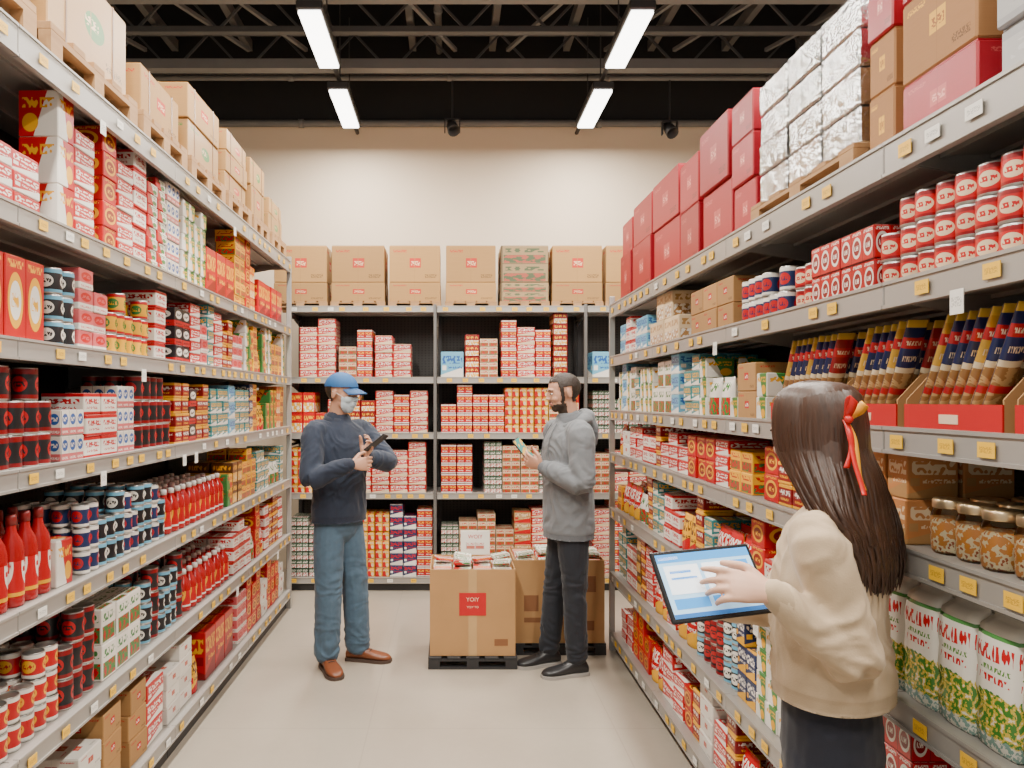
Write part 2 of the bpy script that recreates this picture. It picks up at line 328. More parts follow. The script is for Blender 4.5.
def joist(y,z0,z1):
    global ti
    b=bmesh.new()
    for z in (z0,z1-.04): abox(b,-5,5,y-.03,y+.03,z,z+.045)
    x=-5; k=0
    while x<5:
        a=V((x,y,z0+.03)) if k%2==0 else V((x,y,z1-.03)); c=V((x+.32,y,z1-.03)) if k%2==0 else V((x+.32,y,z0+.03))
        d=c-a; mt=Matrix.Translation((a+c)/2)@d.to_track_quat('Z','Y').to_matrix().to_4x4()@Matrix.Diagonal((.018,.018,d.length,1))
        bmesh.ops.create_cube(b,size=1,matrix=mt); x+=.32; k+=1
    obj('trim_%d'%ti,fin(b,'trim',beamm),kind='structure'); ti+=1
for y in (4.9,5.75,6.5): joist(y,4.45,4.85)
for x in (-3.4,-2.6,-1.9,-1.1,-.35,.4,1.1,1.9,2.6,3.3): beam(x-.03,x+.03,1,7,4.9,5.0,beaml)
beam(-5,5,5.3,5.42,4.5,4.62,beaml); beam(-5,5,6.15,6.25,4.36,4.44,beaml)
for x,s in ((-2.9,1),(-2.0,1),(-1.5,1),(-.2,1),(.75,-1),(1.6,-1),(2.2,-1),(3.0,-1)):
    b=bmesh.new(); d=V((s*.5,1.1,0)); bmesh.ops.create_cube(b,size=1,matrix=Matrix.Translation((x,5.9,4.65))@d.to_track_quat('Z','Y').to_matrix().to_4x4()@Matrix.Diagonal((.03,.03,1.2,1)))
    obj('trim_%d'%ti,fin(b,'trim',beaml),kind='structure'); ti+=1
def pipe(name,a,b,r,mat,label):
    bm=bmesh.new(); a=V(a);b=V(b); d=b-a
    bmesh.ops.create_cone(bm,cap_ends=True,segments=14,radius1=r,radius2=r,depth=d.length,matrix=d.to_track_quat('Z','Y').to_matrix().to_4x4())
    n=int(d.length/1.3)
    for i in range(n):
        p=(i+.5)/n-.5
        bmesh.ops.create_cone(bm,cap_ends=True,segments=14,radius1=r*1.25,radius2=r*1.25,depth=.05,matrix=Matrix.Translation(d*p)@d.to_track_quat('Z','Y').to_matrix().to_4x4())
    obj(name,fin(bm,name,mat,True),loc=(a+b)/2,label=label,cat='pipe')
pipe('sprinkler_pipe',(-4.9,6.955,4.2),(4.9,6.955,4.2),.032,beaml,'dark pipe with couplings along the top of the back wall')
pipe('sprinkler_pipe',(-4.9,6.5,4.43),(4.9,6.5,4.43),.022,beaml,'thin dark pipe beneath the ceiling joists')
pipe('conduit_pipe',(-.1,1,4.85),(-.1,6.9,4.85),.03,beaml,'dark conduit running along the aisle ceiling')
g=G('lamp_diffuser',.4); g.col(g.mix(g.noise(g.obj(),2),(1,1,1),(.95,.95,.95))); g.b.inputs['Emission Color'].default_value=(1,.97,.91,1); g.b.inputs['Emission Strength'].default_value=9; dif=g.m
def lamp(x,y,L=.76,w=.14):
    r=obj('ceiling_lamp',None,None,(x,y,4.0),0,'linear white ceiling lamp hanging under dark joists','lamp','ceiling lamps over the aisle')
    bm=bmesh.new(); abox(bm,-w/2-.012,w/2+.012,-L/2-.015,L/2+.015,.012,.07,0,.008); obj('lamp_housing',fin(bm,'lamp_housing',M['metald']),r)
    bm=bmesh.new(); abox(bm,-w/2,w/2,-L/2,L/2,-.012,.012,0,.005); obj('lamp_diffuser',fin(bm,'lamp_diffuser',dif),r)
    for s in (-1,1):
        bm=bmesh.new(); bmesh.ops.create_cone(bm,cap_ends=True,segments=8,radius1=.005,radius2=.005,depth=.83,matrix=Matrix.Translation((0,s*L*.36,.49))); obj('suspension_rod',fin(bm,'suspension_rod',M['metald']),r)
    li=bpy.data.lights.new('lamp_light','AREA'); li.shape='RECTANGLE'; li.size=w; li.size_y=L; li.energy=66; li.color=(1,.93,.825)
    lo=bpy.data.objects.new('lamp_light',li); COL.objects.link(lo); lo.parent=r; lo.location=(0,0,-.016)
for x in (-.87,1.19):
    for y in (-.4,.9,2.2,3.55,4.95,6.12): lamp(x,y)
    pipe('lamp_track',(x,.2,4.11),(x,6.95,4.11),.018,M['metald'],'dark lamp track running above the linear lamps')
for x in (-3.6,3.9):
    for y in (1.5,4.5): lamp(x,y)
def spot(x,y,z):
    r=obj('spotlight',None,None,(x,y,z),0,'small black spotlight clamped under the ceiling pipe','spotlight')
    bm=bmesh.new(); bmesh.ops.create_cone(bm,cap_ends=True,segments=8,radius1=.008,radius2=.008,depth=.4,matrix=Matrix.Translation((0,0,.23))); obj('stem',fin(bm,'stem',M['blackp']),r)
    bm=bmesh.new(); lathe(bm,[(.03,-.09,0),(.045,-.02,0),(.055,.07,0),(.05,.07,0),(.03,.0,0)],16); o=obj('lamp_head',fin(bm,'lamp_head',M['blackp']),r,(0,0,0)); o.rotation_euler=(2.4,0,.3)
    bm=bmesh.new(); abox(bm,-.07,-.06,-.02,.02,-.05,.06); abox(bm,.06,.07,-.02,.02,-.05,.06); abox(bm,-.07,.07,-.02,.02,.06,.07); obj('bracket',fin(bm,'bracket',M['blackp']),r)
spot(.02,6.5,4.0); spot(1.93,6.5,3.98)
# ------------------------------------------------------------ shelving
def shelfmesh(W,D,lip=.06):
    bm=bmesh.new(); abox(bm,0.002,W-.002,.004,D,-.022,0); abox(bm,0.002,W-.002,-.014,.004,-lip,.008,0,.002)
    abox(bm,0.002,W-.002,-.018,-.014,.0,.008); abox(bm,0.002,W-.002,-.018,-.014,-lip,-lip+.008)
    for x in (.004,W-.008):
        vs=[bm.verts.new(p) for p in ((x,.03,-.022),(x,D,-.022),(x,D,-.12),(x,.06,-.045))]; ws=[bm.verts.new((v.co.x+.004,v.co.y,v.co.z)) for v in vs]
        bm.faces.new(vs); bm.faces.new(list(reversed(ws)))
        for i in range(4): bm.faces.new((vs[i],vs[(i+1)%4],ws[(i+1)%4],ws[i]))
    for k in range(1,4): abox(bm,.01,W-.01,D*k/4-.008,D*k/4+.008,-.032,-.022)
    return fin(bm,'shelf',M['metal'])
bm=bmesh.new(); abox(bm,-.023,.023,-.0016,0,-.015,.015); tagY=fin(bm,'price_tag',M['tagy'])
bm=bmesh.new(); abox(bm,-.024,.024,-.0016,0,-.014,.014); tagW=fin(bm,'price_tag',M['tagw'])
bm=bmesh.new(); abox(bm,-.02,.02,-.0016,0,-.05,.0); tagH=fin(bm,'hanging_tag',M['tagw'])
SH={}
def bay(W,D,H,levels,loc,rot,label,lips=None,ends=(),group='aisle shelving bays',pm='post'):
    r=obj('shelving_unit',None,None,loc,rot,label,'shelving',group)
    bm=bmesh.new(); abox(bm,.002,W-.002,D,D+.02,.02,H); obj('back_panel',fin(bm,'back_panel',M['panel']),r)
    for x in (.018,W-.018):
        bm=bmesh.new(); abox(bm,x-.016,x+.016,D-.02,D+.0,0,H)
        for k in range(int(H/.05)): abox(bm,x-.004,x+.004,D-.022,D-.02,k*.05+.01,k*.05+.035)
        obj('upright',fin(bm,'upright',M['metald']),r)
    for e in ends:
        bm=bmesh.new(); abox(bm,e-.013,e+.013,-.02,.014,0,H-.02,0,.002)
        for k in range(int(H/.05)-1): abox(bm,e-.004,e+.004,-.0215,-.02,k*.05+.02,k*.05+.045)
        abox(bm,e-.008,e+.008,.014,D-.02,.06,.08); abox(bm,e-.008,e+.008,.014,D-.02,H-.12,H-.1); abox(bm,e-.008,e+.008,.014,D-.02,H*.5,H*.5+.02)
        obj('end_frame',fin(bm,'end_frame',M[pm]),r)
    bm=bmesh.new(); abox(bm,.002,W-.002,.02,.035,0,levels[-1]-.02); obj('kick_plate',fin(bm,'kick_plate',M['metald']),r)
    for i,z in enumerate(levels):
        lp=(lips[i] if lips else .055)
        key=(round(W,2),D,lp)
        if key not in SH: SH[key]=shelfmesh(*key)
        s=obj('shelf',SH[key],r,(0,0,z))
        x=random.uniform(.05,.15)
        while x<W-.05:
            q=random.random()
            if q<.84: obj('price_tag',tagY if random.random()<.8 else tagW,s,(x,-.0185,-lp/2+.002))
            elif q<.89 and W<1.25: obj('hanging_tag',tagH,s,(x,-.0185,-lp+.008))
            x+=random.uniform(.09,.2)
    return r
LX=-1.24; RX=1.04; BY=6.2
LZ=[2.66,2.15,1.77,1.395,.99,.57,.14]
RZ=[2.20,1.87,1.53,1.26,.91,.50,.12]
BZ=[2.38,1.785,1.32,.816,.11]
for i in range(4): bay(1.2,.48,2.72,LZ,(LX,.9+1.2*i,0),math.pi/2,'grey metal shelving bay packed with red and white groceries',[.085]+[.055]*6,(1.185,) if i==3 else ())
for i in range(4): bay(1.0,.48,2.28,RZ,(RX,4.75-1.0*i,0),-math.pi/2,'grey metal shelving bay with cans, pouches and red cartons',[.075]+[.055]*6,(.015,) if i==0 else ())
for i in range(3): bay(1.26,.5,2.42,BZ,(-1.37+1.26*i,BY,0),0,'wide dark-backed shelving bay facing the aisle, full of cartons',[.045]*5,(.015,1.245) if i==0 else (1.245,),'end wall shelving bays','postm')
# ------------------------------------------------------------ filling
def fl(x): return 1.30*F/(VX-x)
def fr(x): return 1.10*F/(x-VX)
def run(side,zi,a,b,keys,stack=9,rows=1,inset=.025,jit=.008,yaw=.015,drop=.25):
    if isinstance(keys,str): keys=[keys]
    Z={'L':LZ,'R':RZ,'B':BZ}[side]; z=Z[zi]+.0005
    lab={'L':['top','upper','eye level','middle','waist level','lower','bottom'],'R':['top','upper','eye level','middle','waist level','lower','bottom'],'B':['top','upper','middle','lower','bottom']}[side][zi]
    wh={'L':'long aisle rack','R':'opposite aisle rack','B':'end wall rack'}[side]
    t=a; key=None; rep=0
    while True:
        if rep<=0 or key is None:
            nk=random.choice(keys)
            if nk==key and len(keys)>1: nk=random.choice(keys)
            key=nk; rep=random.choice((1,1,2,3))
        rep-=1
        p=P[key]; w,d,h=p['w'],p['d'],p['h']; gap=.004+(w+d)*yaw*.2
        if t+w>b:
            ks=[k for k in keys if t+P[k]['w']<=b]
            if not ks: break
            key=ks[0]; p=P[key]; w,d,h=p['w'],p['d'],p['h']
        clr=(Z[zi-1]-.045-Z[zi])
        st=max(1,min(stack,int(clr/(h+.0015))))
        if p['cat'] in('packet','pouch') and h>.15: st=1
        if st>1 and random.random()<drop: st-=1
        if st>3 and random.random()<drop: st-=1
        grp='%s stock on the %s shelf of the %s'%(p['kind'].replace('_',' '),lab,wh); tc=t+w/2
        for r in range(rows+(1 if d<.08 and rows>1 else 0)):
            if r*(d+.012)+d+inset+jit>.43: break
            for s in range(st):
                yw=random.uniform(-yaw,yaw); dd=inset+d/2+r*(d+.012)+random.uniform(0,jit)
                zz=z+s*(h+.0014)
                if side=='L': loc=(LX-dd,tc,zz); ro=math.pi/2+yw
                elif side=='R': loc=(RX+dd,tc,zz); ro=-math.pi/2+yw
                else: loc=(tc,BY+dd,zz); ro=yw
                place(key,loc,ro,grp)
        t+=w+gap
def L(zi,x0,x1,key,stack=9,rows=1,**k): run('L',zi,fl(x0),min(fl(x1),5.66),key,stack,rows,**k)
def R(zi,x0,x1,key,stack=9,rows=1,**k): run('R',zi,fr(x1),min(fr(x0),4.7),key,stack,rows,**k)
L(1,-30,48,['can','bis2','bis'],3); L(1,48,95,['bis','choc','bis']); L(1,95,140,['bis2','can','bis']); L(1,140,176,['milk','sw']); L(1,176,200,['cof','cer','spi']); L(1,200,230,'gift',1); L(1,230,254,['org','can','tea']); L(1,254,281,'gift',1)
L(2,-30,46,'up',1); L(2,46,70,['cb','nv']); L(2,70,104,['sw','pk','bis2']); L(2,104,148,'cy',3,2); L(2,148,168,['milk','bis2','pg']); L(2,168,195,['bis','cof','pr']); L(2,195,240,['can','bis','pk','te','dr','pr']); L(2,240,281,['tea','yg','spi','py'])
L(3,-30,52,'cd',3,2); L(3,52,130,['milk','milk','bis2']); L(3,130,168,['cd'],3,2); L(3,168,205,['cof','nv','dr']); L(3,205,248,['soap','te','nv','soap']); L(3,248,281,['org','py','tea','yg'])
L(4,-30,48,'bo',1,2); L(4,48,76,'choc',2,2); L(4,76,162,['cb','cb','cn'],3,3); L(4,162,222,'bo2',1,3); L(4,222,252,['tea','yg','brn'],4,2); L(4,252,281,['spi','cer','te','pg'],4,2)
L(5,-30,56,'cr',3,3); L(5,56,94,'cd',3,3); L(5,94,140,['cer','spi','pg','te'],3,2); L(5,140,182,['cb','cd'],3,3); L(5,182,228,'bo2',1,3); L(5,228,281,['bis2','pr','can','dr','pg'],5,2)
L(6,10,70,['lowl','krs'],2,2,yaw=.05); L(6,70,122,['lowl','loww','krs','pr'],3,2,yaw=.05); L(6,122,160,['krs','lowb'],3,2,yaw=.05); L(6,160,200,['bis','loww','pr','py'],5,2); L(6,200,232,'gift',1,2); L(6,232,281,['can','loww','krs','pk'],4,2)
R(1,905,1090,['ct'],3,4); R(1,795,903,['pkt','ct','ct'],2,2); R(1,744,793,'cn',2,4); R(1,688,741,'krs',2); R(1,655,686,['krs','crm'],2); R(1,618,653,['soap','te','bis2'])
R(2,737,776,['crm','krs','spi'],2,2); R(2,688,735,['cer','te','cer','spi','pg'],9,2); R(2,618,686,['cer','spi','soap','te'],9,2)
R(3,922,1090,'jar',1,4); R(3,872,920,['ksm'],2,2); R(3,762,870,['bis2','brn','can','dr'],9,1); R(3,618,760,['loww','bis','bis2','can','dr','pr','tea'],9,2)
R(4,876,1090,'pou',1,4,yaw=.01,jit=.003,drop=0); R(4,760,874,['can','bis2','choc'],3,1); R(4,618,758,['bis2','pr','tea','bis','dr','pg','te','yg','py'],6,2)
R(5,800,1090,['ct','pkt','pr'],5,3); R(5,745,798,['bis','nv','can','spi'],4,2); R(5,702,743,['cd','cb'],3,3); R(5,618,700,['cer','brn','bis','pr','te','bis2','dr','pg'],5,2)
R(6,760,1000,['lowb','krs','pr'],3,2,yaw=.04); R(6,618,758,['lowb','bis','loww','can','pr','dr','bis'],4,2,yaw=.045,drop=.4)
def Bk(zi,x0,x1,key,stack,**k): run('B',zi,(x0-VX)*(BY+.05)/F,(x1-VX)*(BY+.05)/F,key,stack,1,yaw=.006,inset=.03,**k)
Bk(1,300,338,['bl','br'],7,drop=.1); Bk(1,339,374,['bl','bw','br'],5); Bk(1,375,423,['br','bl','bx'],6); Bk(1,424,433,['by','bx'],4); Bk(1,441,464,'bb',1); Bk(1,465,500,['bl','br','bw','bx'],5); Bk(1,501,552,['bw','br','bl'],7); Bk(1,553,580,['bl','bw','bx'],6); Bk(1,592,620,'bb',2); Bk(1,630,700,'bl',4)
Bk(2,291,433,['bl','br','bu','bx','bl','by'],5,drop=.25); Bk(2,441,581,['br','by','br','bw','bu','bk','bl','bl'],5,drop=.3); Bk(2,592,700,['bl','bd'],5)
Bk(3,291,433,['bl','by','br','bx','bl'],6,drop=.25); Bk(3,441,484,['by','br','bx'],6); Bk(3,484,581,['bw','bl','bl','bd'],6,drop=.25); Bk(3,592,680,['bl','bw'],5)
Bk(4,291,433,['bl','bd','bl','bn','br','by'],8,drop=.3); Bk(4,441,581,['bl','bw','bd','bk','br','bl'],8,drop=.3); Bk(4,592,680,['br','bl'],8)
# display trays with stick packets
def tray(y0,y1,z):
    W=y1-y0-.012; D=.34; c=RX+.025
    bm=bmesh.new(); w=W/2
    abox(bm,-w,w,0,D,0,.004,0); abox(bm,-w,w,0,.004,.004,.06,1); abox(bm,-w,w,D-.004,D,.004,.2,0)
    for s in (-1,1):
        x=s*(w-.002)
        vs=[bm.verts.new((x-.002,a,b)) for a,b in ((.004,.004),(D-.004,.004),(D-.004,.2),(.06,.13),(.004,.07))]; ws=[bm.verts.new(v.co+V((.004,0,0))) for v in vs]
        bm.faces.new(vs); bm.faces.new(ws)
        for i in range(5): bm.faces.new((vs[i],vs[(i+1)%5],ws[(i+1)%5],ws[i]))
    t=obj('display_tray',fin(bm,'display_tray',[M['kraft'],M['red']]),None,(c,(y0+y1)/2,z+.0005),-math.pi/2,'kraft display tray with red front holding leaning packets','display tray','display trays on the eye level shelf')
    bm=bmesh.new(); abox(bm,-.03,.03,-.0015,0,.018,.038); obj('printed_label',fin(bm,'printed_label',M['cream']),t)
    st=.034; n=int((W-.09)/st)+1
    for rr in range(5):
        for i in range(n):
            yy=y1-.02-st*i-.006*(rr%2)
            o=obj('stick_packet',sticks[0 if (i*3+rr)%4 else random.choice((1,2))],None,(0,0,0),None,'long slim snack packet with dark top leaning in a tray','packet','snack packets in display trays')
            o.matrix_world=Matrix.Translation((RX+.06+rr*.056,yy,z+.014))@Matrix.Rotation(math.radians(26+random.uniform(-1,1)),4,'X')@Matrix.Rotation(math.radians(random.uniform(-3,3)),4,'Z')
for a,b in ((2.06,2.46),(1.76,2.04),(1.42,1.74),(1.1,1.4)): tray(a,b,RZ[2])
# ------------------------------------------------------------ cartons and pallets
def palletmesh(W,D,H,mat):
    bm=bmesh.new(); n=5
    for i in range(n):
        x=-W/2+i*(W-.08)/(n-1); abox(bm,x,x+.08,-D/2,D/2,H*.8,H,0,.002)
    for y in (-D/2,-.02,D/2-.04):
        for x in (-W/2,-.035,W/2-.07): abox(bm,x,x+.07,y,y+.04,H*.2,H*.65)
        abox(bm,-W/2,W/2,y,y+.04,H*.65,H*.8)
        abox(bm,-W/2,W/2,y,y+.04,0,H*.2)
    return fin(bm,'pallet',mat)
def pallet(W,D,H,loc,rot,mat=None,lab='small wooden pallet under a stack of cartons'):
    return obj('pallet',palletmesh(W,D,H,mat or M['wood']),None,loc,rot,lab,'pallet')
CM={}
KC=(.44,.245,.085)
kp={'k':pack('carton_kraft',KC,(.5,.04,.02),(.75,.5,.3),'kraft',rough=.8,seed=1.),
 'kg':pack('carton_kraft_green',KC,(.06,.2,.04),(.7,.5,.3),'kraftround',rough=.45,seed=2.),
 'kr':pack('carton_kraft_red',KC,(.5,.03,.02),(.7,.5,.3),'kraftround',rough=.45,seed=8.),
 'kd':pack('carton_striped',(.34,.23,.11),(.08,.11,.05),(.4,.09,.05),'pic',(1,2),rough=.7,seed=3.),
 'r':pack('carton_red',(.4,.006,.02),(.5,.07,.07),(.75,.3,.25),'kraft',rough=.4,seed=4.),
 'ky':pack('carton_kraft_yellow',(.36,.17,.06),(.7,.38,.05),(.3,.1,.03),'kraft',rough=.7,seed=6.),
 'g':pack('carton_grey',(.38,.38,.38),(.3,.3,.31),(.46,.46,.46),'stripe',rough=.5,seed=5.)}
def carton(W,D,H,loc,rot,style,label,group=None,tape=True,strap=False):
    key=(round(W,3),round(D,3),round(H,3),style)
    name='cardboard_carton'
    if key not in CM:
        bm=bmesh.new(); abox(bm,-W/2,W/2,-D/2,D/2,0,H-.003,0,.004)
        for s in (-1,1): abox(bm,-W/2+.003,W/2-.003,min(s*.002,s*(D/2-.003)),max(s*.002,s*(D/2-.003)),H-.003,H,0)
        tb=bmesh.new(); abox(tb,-W/2-.0008,W/2+.0008,-.024,.024,H,H+.0008)
        for s in (-1,1): abox(tb,s*W/2-.0012,s*W/2+.0012,-.024,.024,H-.07,H)
        sb=bmesh.new(); q=W*.3; abox(sb,q-.006,q+.006,-D/2-.0015,-D/2,0,H); abox(sb,q-.006,q+.006,-D/2-.0015,D/2+.0015,H,H+.0012); abox(sb,q-.006,q+.006,D/2,D/2+.0015,0,H)
        CM[key]=(fin(bm,name,kp[style]),fin(tb,'packing_tape',M['tape']),fin(sb,'carton_strap',M['strap']))
    a,b,s_=CM[key]; o=obj(name,a,None,loc,rot,label,'box',group)
    if tape: obj('packing_tape',b,o)
    if strap: obj('carton_strap',s_,o); obj('carton_strap',s_,o,(-W*.6,0,0))
    return o
gl='cartons on top of the long aisle rack'
def ltop(y0,y1,hs,sty,D=.38):
    W=y1-y0-.02; z=LZ[0]+.0005; yc=(y0+y1)/2; xc=LX-.006-D/2
    pallet(W,D,.125,(xc,yc,z),math.pi/2); z+=.1255
    for i,h in enumerate(hs):
        s=sty[i%len(sty)]
        carton(W-.06,D-.05,h,(xc-random.uniform(0,.01),yc+random.uniform(-.01,.01),z),math.pi/2+random.uniform(-.02,.02),s,'brown cardboard carton with %s printed emblem on a pallet'%('green' if s=='kg' else 'red'),gl,True,True); z+=h+.0015
ltop(1.58,2.24,[.15,.15],['kr','k']); ltop(2.3,2.96,[.3],['kg']); ltop(3.0,3.52,[.2],['k','kr']); ltop(3.56,4.12,[.19,.17],['kg','k']); ltop(4.16,4.66,[.12,.12,.12],['kr','k']); ltop(4.7,5.12,[.2,.17],['k','kg']); ltop(5.18,5.64,[.14,.11],['kg'])
gr_='cartons on top of the opposite aisle rack'
def rtop(y0,y1,hs,sty,D=.36):
    W=y1-y0-.01; z=RZ[0]+.0005; yc=(y0+y1)/2; xc=RX+.03+D/2
    for i,h in enumerate(hs):
        s=sty[i%len(sty)]
        carton(W-.012,D-.01,h,(xc+random.uniform(0,.02),yc,z),-math.pi/2+random.uniform(-.012,.012),s,{'r':'deep red carton stacked on the rack top','ky':'brown carton with yellow emblem stacked on the rack top','g':'grey carton on the rack top','k':'brown carton on the rack top'}[s],gr_,s!='r'); z+=h+.0015
rtop(4.42,4.7,[.3,.2],['r']); rtop(3.99,4.4,[.3,.23],['r']); rtop(3.52,3.97,[.29,.24],['r']); rtop(3.22,3.5,[.27,.22],['r']); rtop(2.86,3.2,[.27,.26],['r']); rtop(2.62,2.84,[.2,.16,.15],['r'])
rtop(1.79,1.92,[.17,.14,.14],['ky','ky','r']); rtop(1.5,1.77,[.14,.19,.13],['r','ky','r']); rtop(1.2,1.48,[.13,.13,.12],['g'])
foils=[]
for fi in range(3):
    bm=bmesh.new(); abox(bm,-.1,.1,-.16,.16,0,.1,0,.005)
    bmesh.ops.subdivide_edges(bm,edges=bm.edges[:],cuts=4,use_grid_fill=True)
    for v in bm.verts:
        q=v.co*26+V((fi*7,0,0)); v.co+=V((noise.noise(q),noise.noise(q+V((5,5,5))),noise.noise(q+V((9,1,5)))*.2*(1 if v.co.z>.01 else 0)))*.0028
    foils.append(fin(bm,'foil_pack',M['foil'],False))
pallet(.66,.37,.075,(RX+.2,2.265,RZ[0]+.0005),-math.pi/2)
for i in range(3):
    for k in range(4): obj('foil_pack',foils[(i+k)%3],None,(RX+.2+random.uniform(-.004,.004),2.045+i*.217,RZ[0]+.077+k*.1025),-math.pi/2+random.choice((0,math.pi))+random.uniform(-.01,.01),'flat silver foil wrapped block stacked on a pallet','package','silver foil packs on the rack top')
for x0,x1,s in ((272,327,'k'),(330,385,'k'),(388,441,'k'),(445,497,'k'),(500,550,'kd'),(552,604,'k'),(606,655,'k')):
    a=(x0-VX)*BY/F; b=(x1-VX)*BY/F; c=(a+b)/2; W=b-a; z=BZ[0]+.0005
    pallet(W,.4,.05,(c,BY+.22,z),0); z+=.051
    carton(W-.012,.37,.16,(c,BY+.22,z),0,s,'wide low brown carton under another carton',"cartons on the end wall rack top"); z+=.1615
    carton(W-.017,.37,.31,(c,BY+.22,z),0,s,'tall brown carton with red square stamp','cartons on the end wall rack top')
# ------------------------------------------------------------ floor cartons
def opencarton(W,D,H,loc,rot,label):
    bm=bmesh.new(); t=.006
    abox(bm,-W/2,W/2,-D/2,D/2,0,t); abox(bm,-W/2,W/2,-D/2,-D/2+t,t,H); abox(bm,-W/2,W/2,D/2-t,D/2,t,H); abox(bm,-W/2,-W/2+t,-D/2+t,D/2-t,t,H); abox(bm,W/2-t,W/2,-D/2+t,D/2-t,t,H)
    abox(bm,-W/2+t,W/2-t,-D/2+t,D/2-t,H-.035,H-.03)
    o=obj('cardboard_carton',fin(bm,'cardboard_carton',M['kraft']),None,loc,rot,label,'box')
    b=bmesh.new(); abox(b,-.025,.025,-D/2-.001,-D/2,0,H); obj('packing_tape',fin(b,'packing_tape',M['tape']),o)
    return o
brp=flat('brown_print',(.22,.09,.035),.8)
c1=opencarton(.51,.42,.515,(.135,4.62,.075),0,'large open brown carton with red square label, filled with packets')
pallet(.53,.46,.074,(.135,4.62,0),0,M['blackp'],'low black plastic pallet under a brown carton')
bm=bmesh.new(); abox(bm,-.08,.08,-.2125,-.211,.24,.375); obj('red_label',fin(bm,'red_label',M['red']),c1)
o=obj('label_lettering',textmesh('YOIY',.034,M['cream']),c1,(0,-.2132,.335)); o.rotation_euler=(math.pi/2,0,0)
o=obj('label_lettering',textmesh('YOIY YO',.018,M['cream']),c1,(0,-.2132,.29)); o.rotation_euler=(math.pi/2,0,0)
bm=bmesh.new(); abox(bm,.13,.21,-.2115,-.2105,.06,.1); obj('printed_label',fin(bm,'printed_label',brp),c1)
c2=opencarton(.57,.40,.52,(.685,4.84,.075),0,'large open brown carton with printed emblem behind the standing man')
pallet(.59,.41,.074,(.685,4.84,0),0,M['blackp'],'low black plastic pallet under a brown carton')
for d in ((-.22,-.13,.2,.3),(-.22,-.1,.13,.16),(.1,.23,.32,.42),(.12,.22,.08,.14)):
    bm=bmesh.new(); abox(bm,d[0],d[1],-.2015,-.2,d[2],d[3]); obj('printed_label',fin(bm,'printed_label',brp),c2)
sn=[bxm('snack_packet',.11,.085,.026,pack('snack_a',WHT,RED,GRN,'split',seed=31.),.007),bxm('snack_packet',.11,.085,.026,pack('snack_b',WHT,GRN,RED,'pic',seed=32.),.007),bxm('snack_packet',.11,.085,.026,pack('snack_c',RED,WHT,YEL,'stripe',seed=33.),.007)]
for cx,cy,zz,W in ((.135,4.62,.561,.51),(.685,4.84,.566,.57)):
    for lay in range(2):
        for i in range(4):
            for j in range(4-(lay==1)):
                if lay==1 and random.random()<.2: continue
                tl=.0 if lay<1 else .16
                obj('snack_packet',sn[random.choice((0,0,1,1,2))],None,(cx-W/2+.075+(lay%2)*.004+i*(W-.15)/3,cy-.14+.09*j+(lay==1)*.03,zz+lay*.0285+(.01 if lay==1 else 0)),(random.uniform(-tl,tl),random.uniform(-tl,tl),random.uniform(-.06,.06)*(1+lay*4)),'flat white and red snack packet heaped in an open carton','packet','snack packets in the open floor cartons')
sg=obj('display_card',None,None,(.165,4.836,.576),.0,'white display card with fine red print standing behind a carton','sign')
bm=bmesh.new(); abox(bm,-.095,.095,-.003,.003,-.5,.17,0,.001); obj('card_panel',fin(bm,'card_panel',M['white']),sg)
o=obj('card_lettering',textmesh('WOIY',.035,M['red']),sg,(0,-.0045,.13)); o.rotation_euler=(math.pi/2,0,0)
bm=bmesh.new(); abox(bm,-.06,.06,-.0045,-.003,.05,.095); obj('card_print',fin(bm,'card_print',pack('card_fine_print',WHT,PNK,KR,'pic',(2,1),seed=41.)),sg)
# ------------------------------------------------------------ people
def crom(pts,n=5):
    out=[]; P_=[list(p) for p in pts]; m=len(P_)
    for i in range(m-1):
        a=P_[max(i-1,0)];b=P_[i];c=P_[i+1];d=P_[min(i+2,m-1)]
        for k in range(n):
            t=k/n; out.append([.5*((2*b[j])+(c[j]-a[j])*t+(2*a[j]-5*b[j]+4*c[j]-d[j])*t*t+(3*b[j]-a[j]-3*c[j]+d[j])*t**3) for j in range(len(b))])
    out.append(P_[-1]); return out
def tube(bm,rows,ref=(0,1,0),seg=16,sub=4):
    R_=crom([r if len(r)==5 else (*r,r[-1]) for r in rows],sub) if sub>1 else rows
    ref=V(ref); rings=[]; n=len(R_); C=[V(r[:3]) for r in R_]
    T=[(C[min(i+1,n-1)]-C[max(i-1,0)]).normalized() for i in range(n)]
    seq=[]
    for a in (75,50,25): k=math.radians(a); seq.append((C[0]-T[0]*min(R_[0][3],R_[0][4])*math.sin(k),T[0],R_[0][3]*math.cos(k),R_[0][4]*math.cos(k)))
    for i in range(n): seq.append((C[i],T[i],R_[i][3],R_[i][4]))
    for a in (25,50,75): k=math.radians(a); seq.append((C[-1]+T[-1]*min(R_[-1][3],R_[-1][4])*math.sin(k),T[-1],R_[-1][3]*math.cos(k),R_[-1][4]*math.cos(k)))
    for c,t,ra,rb in seq:
        s=t.cross(ref)
        if s.length<1e-3: s=t.cross(V((1,0,.01)))
        s.normalize(); u_=s.cross(t).normalized()
        rings.append([bm.verts.new(c+s*ra*math.cos(2*math.pi*i/seg)+u_*rb*math.sin(2*math.pi*i/seg)) for i in range(seg)])
    for k in range(len(rings)-1):
        for i in range(seg): j=(i+1)%seg; bm.faces.new((rings[k][i],rings[k][j],rings[k+1][j],rings[k+1][i]))
    bm.faces.new(list(reversed(rings[0]))); bm.faces.new(rings[-1])
